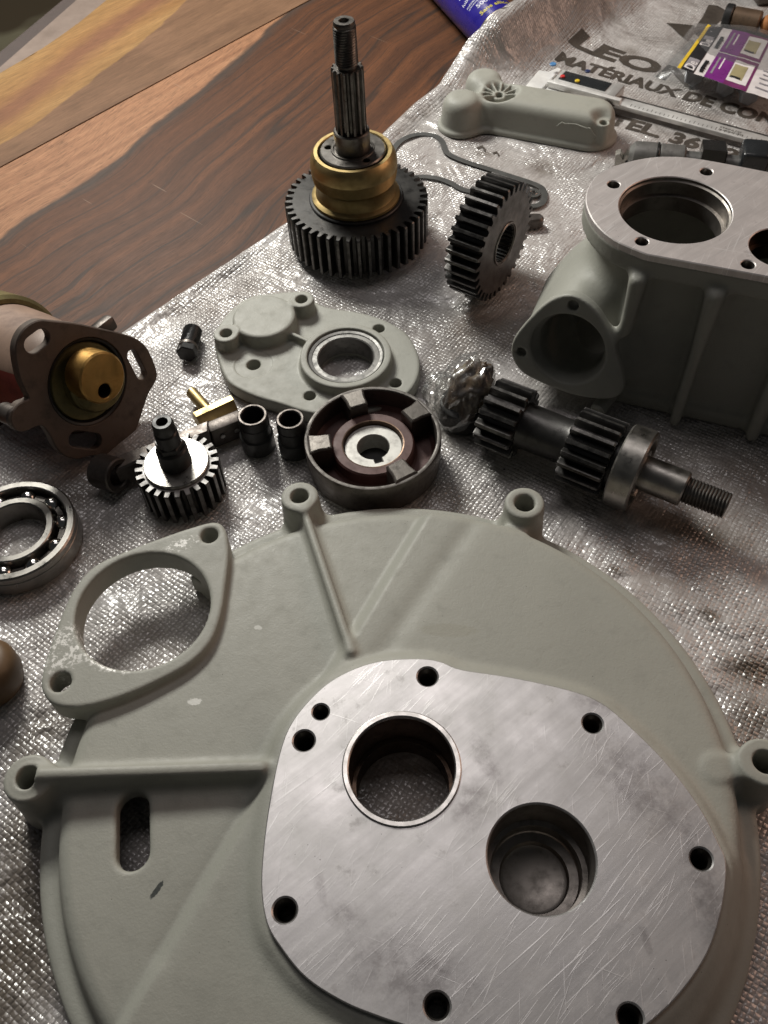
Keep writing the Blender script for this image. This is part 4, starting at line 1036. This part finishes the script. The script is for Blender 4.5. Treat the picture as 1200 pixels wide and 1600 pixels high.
n = N('oily_brown_rag'); a = n.noise(34, 4, .6, dist=1.0)
n.set(Base_Color=n.ramp(a, [(.3, (.028, .017, .011)), (.48, (.085, .055, .032)), (.60, (.30, .26, .17)), (.72, (.50, .46, .33))]), Roughness=.5); n.bump(a, .3, .002); M['rag'] = n.m
def film_mat(name, sc, bump, base, gloss=.35):
    n = N(name); n.t.nodes.remove(n.b); out = [x for x in n.t.nodes if x.type == 'OUTPUT_MATERIAL'][0]
    tr = n.n('ShaderNodeBsdfTransparent'); tr.inputs[0].default_value = (.93, .93, .92, 1); gl = n.n('ShaderNodeBsdfGlossy'); gl.inputs['Roughness'].default_value = .2
    df = n.n('ShaderNodeBsdfDiffuse'); df.inputs[0].default_value = (.6, .6, .62, 1)
    bp_ = n.n('ShaderNodeBump'); bp_.inputs['Strength'].default_value = bump; bp_.inputs['Distance'].default_value = .003; n.l(n.noise(sc, 3, .5, dist=1.0), bp_.inputs['Height'])
    n.l(bp_.outputs[0], gl.inputs['Normal']); fr = n.n('ShaderNodeFresnel'); fr.inputs[0].default_value = 1.5; n.l(bp_.outputs[0], fr.inputs['Normal'])
    m1 = n.n('ShaderNodeMixShader'); m1.inputs[0].default_value = base; n.l(tr.outputs[0], m1.inputs[1]); n.l(df.outputs[0], m1.inputs[2])
    m2 = n.n('ShaderNodeMixShader'); n.l(n.math('MULTIPLY_ADD', fr.outputs[0], gloss, .02, clamp=True), m2.inputs[0]); n.l(m1.outputs[0], m2.inputs[1]); n.l(gl.outputs[0], m2.inputs[2]); n.l(m2.outputs[0], out.inputs['Surface'])
    return n.m
M['wrap'] = film_mat('clear_wrap', 28, .4, .08, .30); M['film'] = film_mat('clear_pouch_film', 45, .5, .10, .35)
mk('brown_core', lump(14, 16, 23, 25, .26, 2.0, 3.0, .28, False, 3, 0), M['rag'], wr, 0)
mk('dark_base', lathe([(0, .3), (15, .3), (16, 3), (15, 17), (11, 19), (0, 20)], 48), M['black'], wr, 35)
mk('clear_wrapping', lump(17, 19, 26, 25, .16, 1.7, 9.0, .24, True, 0, 0, 80, 50), M['wrap'], wr, 0)
mk('wrap_tail', lump(11, 13, 15, 13, .3, 2.0, 5.0, -.2, True, -12, 9), M['wrap'], wr, 0)

# ================================================================== SIDE COVER WITH RIBBED WELL
HZ = 30.0
hA = at(735, 184, 0)[:2]; hB = at(920, 214, 0)[:2]; hC = at(757, 121, HZ-4)[:2]; hL = at(722, 158, HZ-6)[:2]; hW = at(780, 149, HZ-6)[:2]; hH = at(943, 193, HZ-8)[:2]
sc_ = thing('side_cover', 'long grey domed cover with ribbed well, beside the caliper', 'cover', (hW[0], hW[1], 0))
def side_body():
    vox = .9; xs = [hA[0], hB[0], hC[0], hL[0]]; ys = [hA[1], hB[1], hC[1], hL[1]]
    lo = (min(xs)-34, min(ys)-34, -2); hi = (max(xs)+36, max(ys)+36, HZ+4)
    X, Y, Z = field(lo, hi, vox)
    d1, _ = seg_d(X, Y, hW+(hB-hW)*.02, hB); d2 = np.hypot(X-hL[0], Y-hL[1]); d3 = np.hypot(X-hC[0], Y-hC[1])
    pl2 = smin(smin(d1-23.0, d2-20.5, 10), d3-20.0, 12)[..., None]
    b = smax(pl2+4.0-(HZ-Z)*.10, Z-HZ, 11)
    lip = smax(pl2-1.4, Z-4.5, 2.5); b = smin(b, lip, 3)
    w = np.hypot(X-hW[0], Y-hW[1])[..., None]
    well = smax(w-18.0-(Z-HZ)*.6, (HZ-10.5)-Z, 3); 
    solid = b
    b = smax(b, -well, 2.5)
    post = smax(w-6.4, Z-(HZ-6), 1.0); b = smin(b, smax(post, -Z, 1), 1.5)
    for k in range(8):
        a = radians(-15+k*30); e = (hW[0]+21*cos(a), hW[1]+21*sin(a)); d, t = seg_d(X, Y, hW, e)
        r = smax(smax(d[..., None]-.9, Z-(HZ-5.5+3.5*t[..., None]), .8), solid+.5, .8); b = smin(b, r, 1.2)
    b = smax(b, -smax(w-3.3, (HZ-16)-Z, .4), .6)
    h = np.hypot(X-hH[0], Y-hH[1])[..., None]
    b = smax(b, -smax(h-6.0-(Z-(HZ-7))*.9, (HZ-7)-Z, 1.5), 3); b = smin(b, smax(h-5.6, Z-(HZ-7), 1.0), 1.5)
    b = smax(b, -smax(h-3.4, 8-Z, .4), .6)
    b = np.maximum(b, .3-Z)
    return surf(np.broadcast_to(b, (X.shape[0], X.shape[1], Z.shape[2])), lo, vox)
p, q = side_body(); mk_np('casting', p, q, M['grey'], sc_, (hW[0], hW[1], 0))
nb = hB-hW; nb = nb/np.hypot(*nb); nn = np.array([nb[1], -nb[0]])     # along the cover, and out of its front wall
def on_side(px, z): # a point of the front wall
    best = None
    b0 = hW+nn*23; s_ = px; off = 23.0-4.0+(HZ-z)*.10
    return np.array([*(hW+nb*s_+nn*(off+.15)), z])-np.array([hW[0], hW[1], 0])
mark = [on_side(60, 17), on_side(64, 21), on_side(66, 20.2), on_side(76, 21.4), on_side(86, 19.6), on_side(89, 20.2), on_side(95, 14), on_side(94, 7)]
mk('raised_mark', sweep(mark, .55, 8), M['grey'], sc_, 40)

# ================================================================== GASKET
gk_px = [(612, 238), (628, 219), (652, 210), (676, 212), (691, 222), (698, 238), (720, 250), (760, 263), (800, 276), (838, 289), (850, 300), (848, 316), (832, 322), (805, 318), (775, 309), (745, 301), (722, 296), (706, 287), (688, 280), (664, 276), (640, 277), (618, 274), (604, 262)]
gk = [np.array(p) for p in spline([at(x, y, .6)[:2] for x, y in gk_px], 6)]
gm = np.mean(gk, axis=0); gs = thing('gasket', 'thin dark paper gasket loop lying in front of the domed cover', 'gasket', (gm[0], gm[1], 0))
o_, i_ = offset2(gk, -2.7), offset2(gk, 2.7)
if area2(o_) < area2(i_) and area2(o_) > 0: o_, i_ = i_, o_
if abs(area2(o_)) < abs(area2(i_)): o_, i_ = i_, o_
V, F = [], []; m = len(gk)
for k in range(m):
    for p_ in (o_[k], i_[k]):
        zb = max(0.0, bag_z(*gk[k]))+.3+.5*max(0, noise.noise((k*.15, 0, 0)))
        V += [(p_[0]-gm[0], p_[1]-gm[1], zb), (p_[0]-gm[0], p_[1]-gm[1], zb+.6)]
for k in range(m):
    a = k*4; b = ((k+1) % m)*4
    F += [(a+1, b+1, b+3, a+3), (a, a+2, b+2, b), (a, b, b+1, a+1), (a+2, a+3, b+3, b+2)]
mk('gasket_loop', (V, F), M['gasket'], gs, 30)
ee = at(833, 303, .6)[:2]-gm; mk('eyelet', xf(prism(circle((0, 0), 6.4, 28), [circle((0, 0), 2.8, 20)], .4, 1.9, .2), t=(ee[0], ee[1], 0)), M['gasket'], gs, 30)
mk('eyelet_ring', xf(tube(3.6, 2.4, 1.7, 2.4, .2, 24), t=(ee[0], ee[1], 0)), M['bright_steel'], gs, 30)

# ================================================================== DIGITAL CALIPER
q0, q1 = at(963, 155, 8), at(1200, 219, 8); qd = q1-q0; qd[2] = 0; qd /= np.linalg.norm(qd)
cp = thing('digital_caliper', 'steel digital caliper with black display lying behind the domed cover', 'caliper', (q0[0], q0[1], 0), frame((0, 0, 1), tuple(qd)))
def lc(x, y, z): d = at(x, y, z)-np.array([q0[0], q0[1], 0]); qy = np.array([-qd[1], qd[0], 0]); return (float(d@qd), float(d@qy))
bm_ = mk('beam', box((100, 0, 6), (300, 16, 4), .4), M['white_steel'], cp, 30)
for k in range(48): 
    if k == 0: tk = mk('scale_tick', box((0, 0, 0), (.45, 1, .12), 0), M['ink'], bm_, 30); base = tk
    else: tk = base.copy(); COL.objects.link(tk); tk.parent = bm_
    tk.location = ((16+k*4)*MM, (-4.0 if k % 5 else -3.4)*MM, 8.06*MM); tk.scale = (1, 3.0 if k % 5 else 4.6, 1)
mk('beam_groove', box((100, 6.2, 8.0), (296, 2.2, .3), 0), M['shaft_steel'], bm_, 30)
V, F = text_mesh('STAINLESS\nHARDENED', .01); V = V*np.array([4.2, 3.6, 0]); V = V+np.array([lc(1128, 194, 8.1)[0], -1.0, 8.12]); mk('printed_lettering', (V, F), M['ink'], bm_, 0)
x1 = lc(868, 120, 14)[0]; x2 = lc(966, 146, 14)[0]; cx_ = (x1+x2)/2; wx_ = x2-x1
sl_ = mk('slider_body', box((cx_, 2, 8.5), (wx_, 27, 11), 1.2), M['white_steel'], cp, 30)
mk('display', box((cx_-4, 4.5, 14.2), (wx_-16, 16, 1.2), .5), M['display'], sl_, 30)
mk('slider_end', box((cx_+wx_/2-4, 3, 14.0), (7.5, 24, 1.6), .6), M['grey_plastic'], sl_, 30)
mk('front_rail', box((cx_+2, -10.2, 12), (wx_+10, 5.5, 5.4), .8), M['pale_steel'], sl_, 30)
for (px, py, mt, rr_) in ((879, 120, 'red_button', 2.3), (902, 127, 'yellow_button', 2.3), (918, 112, 'navy', 2.6), (864, 101, 'blue_button', 3.2)):
    w_ = lc(px, py, 15); mk('button', xf(cyl(rr_, 14.6, 16.2, .4, 20), t=(w_[0], w_[1], 0)), M[mt], sl_, 35)
xj = x1-12
mk('fixed_jaw', prism([(xj-12, 14), (xj+6, 16), (xj+6, -16), (xj-2, -40), (xj-8, -44), (xj-10, -14)], [], 4.0, 8.2, .5), M['pale_steel'], cp, 30)
mk('sliding_jaw', prism([(x1-3, -10), (x1+16, -10), (x1+14, -16), (x1+4, -42), (x1-1, -46)], [], 4.0, 8.2, .5), M['pale_steel'], sl_, 30)
mk('upper_jaw', prism([(xj-4, 13), (xj+8, 14), (xj+6, 26), (xj+2, 27)], [], 4.2, 8.0, .4), M['pale_steel'], cp, 30)
w_ = lc(956, 154, 8); mk('thumb_screw', xf(gear(18, 5.2, 4.6, 1, -5, 6, .5), np.array(frame((0, -1, 0), (1, 0, 0))), (w_[0]+1, -12, 8)), M['iron'], sl_, 30)

# ================================================================== POUCH OF BOLTS
po = at(1085, 118, 0)
py_ = thing('bolt_pouch', 'clear plastic pouch of bolts with a purple and white label', 'pouch', (po[0], po[1], 0))
def PL(x, y, z): return at(x, y, z)-np.array([po[0], po[1], 0])
for (px, py, ang, ln, lab) in ((1085, 122, .2, 40, 'grey hex bolt at the left corner of the clear pouch'), (1135, 138, .35, 38, 'grey hex bolt at the front middle of the clear pouch'), (1172, 152, -.1, 36, 'grey hex bolt at the front right of the clear pouch')):
    p_ = at(px, py, 9); t = thing('hex_bolt', lab, 'bolt', (p_[0], p_[1], 9.6), frame((sin(ang)*-.5, -cos(ang), .12), (0, 0, 1)), 'bolts in the pouch')
    mk('hex_head', prism(circle((0, 0), 9.2, 6), [], -5.5, 0, .8), M['bolt_grey'], t, 30); mk('shank', xf(cyl(4.9, -ln, -5, .5, 24)), M['bolt_grey'], t, 35)
def wob(x, y): return .8*noise.noise((x*.05, y*.05, 2))
def quad_sheet(c00, c10, c11, c01, z0, bulge, nu, nv, u0=0., u1=1., v0=0., v1=1., lift=0.0):
    P00, P10, P11, P01 = [np.array(PL(*c)) for c in (c00, c10, c11, c01)]; V, F = [], []
    for i in range(nu+1):
        for j in range(nv+1):
            u = u0+(u1-u0)*i/nu; v = v0+(v1-v0)*j/nv
            p_ = P00*(1-u)*(1-v)+P10*u*(1-v)+P11*u*v+P01*(1-u)*v
            k = bulge*sin(pi*min(1, max(0, u)))**.5*sin(pi*min(1, max(0, v)))**.5
            V.append((p_[0], p_[1], p_[2]+k+1.6*noise.noise((p_[0]*.03, p_[1]*.03, 1.0))+.7*noise.noise((p_[0]*.11, p_[1]*.11, 4.0))+lift))
    for i in range(nu):
        for j in range(nv): a = i*(nv+1)+j; F.append((a, a+nv+1, a+nv+2, a+1))
    return V, F
CQ = ((1106, 39, 15), (1250, 72, 15), (1214, 160, 21), (1058, 106, 21))          # card corners: back-left, back-right, front-right, front-left
M['lab_white'] = plain_mat('label_white', (.72, .68, .68), .35); M['lab_purple'] = plain_mat('label_purple', (.19, .028, .21), .3); M['lab_black'] = plain_mat('label_black', (.025, .023, .024), .3)
M['lab_yellow'] = plain_mat('label_yellow', (.70, .48, .04), .35); M['lab_pic'] = plain_mat('label_olive', (.36, .31, .17), .4); M['lab_maroon'] = plain_mat('label_maroon', (.17, .03, .12), .4); M['lab_grey'] = plain_mat('label_grey', (.28, .26, .28), .4)
card = mk('label_card', quad_sheet(*CQ, 0, 1.5, 24, 20), M['lab_white'], py_, 0)
def strip(name, mat, u0, u1, v0, v1, lift=.35, nu=6, nv=10): return mk(name, quad_sheet(*CQ, 0, 1.5, nu, nv, u0, u1, v0, v1, lift), M[mat], card, 0)
strip('yellow_band', 'lab_yellow', 0, .035, 0, 1); strip('black_band', 'lab_black', .036, .17, 0, 1)
for k, (v0, v1) in enumerate(((.0, .49), (.51, 1.0))):
    strip('purple_panel', 'lab_purple', .275, .47, v0, v1); strip('picture_frame', 'lab_maroon', .46, .70, v0, v1, .3)
    strip('picture', 'lab_white', .475, .675, v0+.06, v1-.06, .5); strip('picture_block', 'lab_pic', .49, .62, v0+.14, v1-.12, .7); strip('picture_bolt', 'lab_black', .50, .60, v0+.34, v0+.37, .85)
    strip('grey_patch', 'lab_grey', .05, .16, v0+.25, v1-.06, .5)
    strip('black_bars', 'lab_black', .205, .24, v0+.20, v0+.42, .45); strip('purple_print', 'lab_grey', .31, .33, v0+.08, v1-.08, .5); strip('purple_print', 'lab_white', .36, .375, v0+.08, v0+.30, .5)
    for m_ in range(5): strip('fine_print', 'lab_grey', .76+(m_ % 2)*.02, .96, v0+.08+m_*.075, v0+.10+m_*.075, .45)
def card_text(s, u, v, h, mat, lift=.7):
    V, F = text_mesh(s, .02); out = []
    P00, P10, P11, P01 = [np.array(PL(*c)) for c in CQ]; eu = P10-P00; ev = P01-P00; lu, lv = np.linalg.norm(eu), np.linalg.norm(ev)
    for x_, y_, _z in V:                      # lines run along the card's short side, front to back
        uu = u-y_*h/lu; vv = v-x_*h/lv
        p_ = P00*(1-uu)*(1-vv)+P10*uu*(1-vv)+P11*uu*vv+P01*(1-uu)*vv
        k = 1.5*sin(pi*min(1, max(0, uu)))**.5*sin(pi*min(1, max(0, vv)))**.5
        out.append((p_[0], p_[1], p_[2]+k+1.6*noise.noise((p_[0]*.03, p_[1]*.03, 1.0))+.7*noise.noise((p_[0]*.11, p_[1]*.11, 4.0))+lift))
    mk('printed_lettering', (out, F), M[mat], card, 0)
card_text('De', .155, .97, 13, 'lab_white'); card_text('De', .155, .47, 13, 'lab_white')
card_text('M 8 X 25', .25, .95, 6, 'lab_black'); card_text('M 8 X 25', .25, .46, 6, 'lab_black')
mk('clear_film', quad_sheet((1085, 36, 1.5), (1290, 80, 1.5), (1250, 190, 1.5), (1020, 120, 1.5), 0, 23.5, 36, 30), M['film'], py_, 0)

# ================================================================== SHAFT WITH BLACK CLIPS BEHIND THE GEARBOX
v0_, v1_ = at(985, 246, 12), at(1200, 266, 12); vd = v1_-v0_; vd[2] = 0; vd /= np.linalg.norm(vd)
ks = thing('grimy_shaft', 'grimy grey shaft with black clips lying behind the gearbox case', 'shaft', (v0_[0], v0_[1], 13), frame(tuple(vd), (0, 0, 1)))
mk('end_cap', lathe([(0, -2), (8, -2), (12.2, 2), (12.8, 6), (12.8, 20), (0, 20)], 40), M['seal'], ks, 35)
mk('rubber_ring', xf(tube(13.4, 8, 20, 22.6, .8, 40)), M['black_plastic'], ks, 35)
mk('grey_sleeve', cyl(12.6, 22.4, 44, 1.4), M['seal'], ks, 35); mk('thin_shaft', cyl(8.5, 43, 150), M['seal'], ks, 35)
mk('black_clip', prism([(-13, -14), (13, -14), (17, 8), (4, 12), (2, 30), (-2, 31), (-8, 14), (-16, 6)], [], 56, 76, 1.2), M['black_plastic'], ks, 30)
mk('black_block', xf(box((4, 0, 98), (30, 26, 22), 3.5, 3)), M['display'], ks, 35)
mk('brass_sleeve', cyl(10, 112, 128, 1), M['olive'], ks, 35); mk('dark_collar', tube(12.5, 8, 128, 133, .8), M['black'], ks, 35); mk('brass_sleeve', cyl(10.5, 134, 160, 1), M['olive'], ks, 35)
fr_ = mk('forked_tip', xf(prism([(-4, -6), (6, -7), (8, -2), (3, 0), (8, 3), (6, 7), (-4, 6)], [circle((1, -4), 1.4, 12)], -4, 4, .5), np.array(frame((0, 1, 0), (1, 0, 0))), (-4, 0, -6)), M['steel'], ks, 35)

# ================================================================== RUSTY FITTINGS TOP RIGHT
r0_ = at(1152, 34, 8)
rf = thing('rusty_fitting', 'dark rusty bolted fitting lying behind the labelled pouch', 'fitting', (r0_[0], r0_[1], 11), frame((.86, -.5, 0), (0, 0, 1)))
mk('black_collar', tube(12, 6, -14, -6, 1, 32), M['black'], rf, 35); mk('pitted_barrel', cyl(10.5, -6, 22, 1.4, 32), M['rusty_bolt'], rf, 35)
mk('rust_knob', xf(lathe([(9*sin(pi*i/14), 31-9*cos(pi*i/14)) for i in range(15)], 28)), M['rust_orange'], rf, 0)
mk('hex_nut', prism(circle((0, 0), 13, 6), [], 40, 60, 1.2), M['rusty_bolt'], rf, 30); mk('pitted_barrel', cyl(9, 60, 110, 1.4, 32), M['rusty_bolt'], rf, 35)
r1_ = at(1188, 4, 0); rg_ = thing('greasy_block', 'dark greasy metal lump cut off by the upper right corner', 'part', (r1_[0], r1_[1], 0))
mk('block_body', box((18, 8, 12), (52, 36, 24), 5, 3), M['iron'], rg_, 35); mk('block_stud', xf(cyl(6, 0, 12, 1), t=(4, 0, 23)), M['rusty_bolt'], rg_, 35)

# ================================================================== SPRAY CAN
sa = np.array([.30, -.954, 0.0]); sb = at(785, 56, 22); CRAD = 25.0
can = thing('spray_can', 'blue spray can lying on the bench at the top edge', 'can', (sb[0], sb[1], CRAD+TZ), frame(tuple(sa), (0, 0, 1)))
M['can_blue'] = plain_mat('can_blue', (.018, .012, .19), .28); M['can_rim'] = metal_mat('can_rim', (.62, .56, .46), .3, 1.0, .2, (.2, .18, .15), .03); M['can_white'] = plain_mat('can_white', (.62, .62, .70), .4); M['can_yellow'] = plain_mat('can_yellow', (.60, .52, .03), .4)
mk('can_body', lathe([(CRAD-1, -190), (CRAD, -188), (CRAD, -3.4), (CRAD-.6, -2.6)], 96), M['can_blue'], can, 30)
mk('bottom_rim', lathe([(CRAD-.8, -3), (CRAD+.5, -2.4), (CRAD+.8, -1), (CRAD+.3, .2), (CRAD-1.4, .3), (CRAD-2.2, -.6), (CRAD-3.4, -4), (20, -9), (0, -11)], 96), M['can_rim'], can, 30)
mk('shoulder', lathe([(CRAD-1, -190), (26, -202), (14, -206), (12, -208), (12, -216), (0, -217)], 64), M['can_rim'], can, 30)
def can_text(s, ax, a0, h, mat, bold=.01):
    V, F = text_mesh(s, bold); R_ = CRAD+.18
    # text runs round the can, its top towards the cap; the local x axis points up
    bm = bmesh.new(); vs = [bm.verts.new((v[0]*h, v[1]*h, 0)) for v in V]
    for f in F:
        try: bm.faces.new([vs[i] for i in f])
        except ValueError: pass
    out = []
    for v in bm.verts:
        a = a0-v.co.x/R_; out.append((R_*cos(a), R_*sin(a), ax-v.co.y))
    bm.verts.index_update(); fs = [[v.index for v in f.verts] for f in bm.faces]; bm.free()
    mk('printed_lettering', (out, fs), M[mat], can, 0)
CT0 = radians(52)
can_text('Sans silicone', -12, CT0-.10, 8.0, 'can_yellow'); can_text('500ml', -24, CT0-.18, 8.5, 'can_white')
can_text('mécanismes bloqués', -37, CT0+.12, 4.6, 'can_white'); can_text('lubrifie la pièce', -45, CT0+.18, 6.5, 'can_white'); can_text('• Dégrippe', -56, CT0+.12, 7.0, 'can_white')
mk('text_rule', (lambda V, F: (V, F))([( (CRAD+.15)*cos(CT0+.1-i*.06), (CRAD+.15)*sin(CT0+.1-i*.06), z_) for i in range(20) for z_ in (-34.6, -33.8)], [(2*i, 2*i+2, 2*i+3, 2*i+1) for i in range(19)]), M['can_white'], can, 0)

# ================================================================== BROWN KNOB AT THE LEFT EDGE
kb = at(-22, 1052, 12)
kn = thing('brown_knob', 'rounded tan-brown object cut off by the left edge below the bearing', 'knob', (kb[0], kb[1], 0))
n = N('tan_wood'); a = n.noise(40, 4); n.set(Base_Color=n.ramp(a, [(.3, (.085, .048, .022)), (.7, (.14, .082, .038))]), Roughness=.5); n.bump(n.noise(300, 3), .1, .0005)
mk('knob_body', lathe([(0, .3), (14, .3), (17, 2), (18.6, 8), (18.6, 17), (17, 22), (13, 25), (6, 26), (0, 26)], 56), n.m, kn, 40)
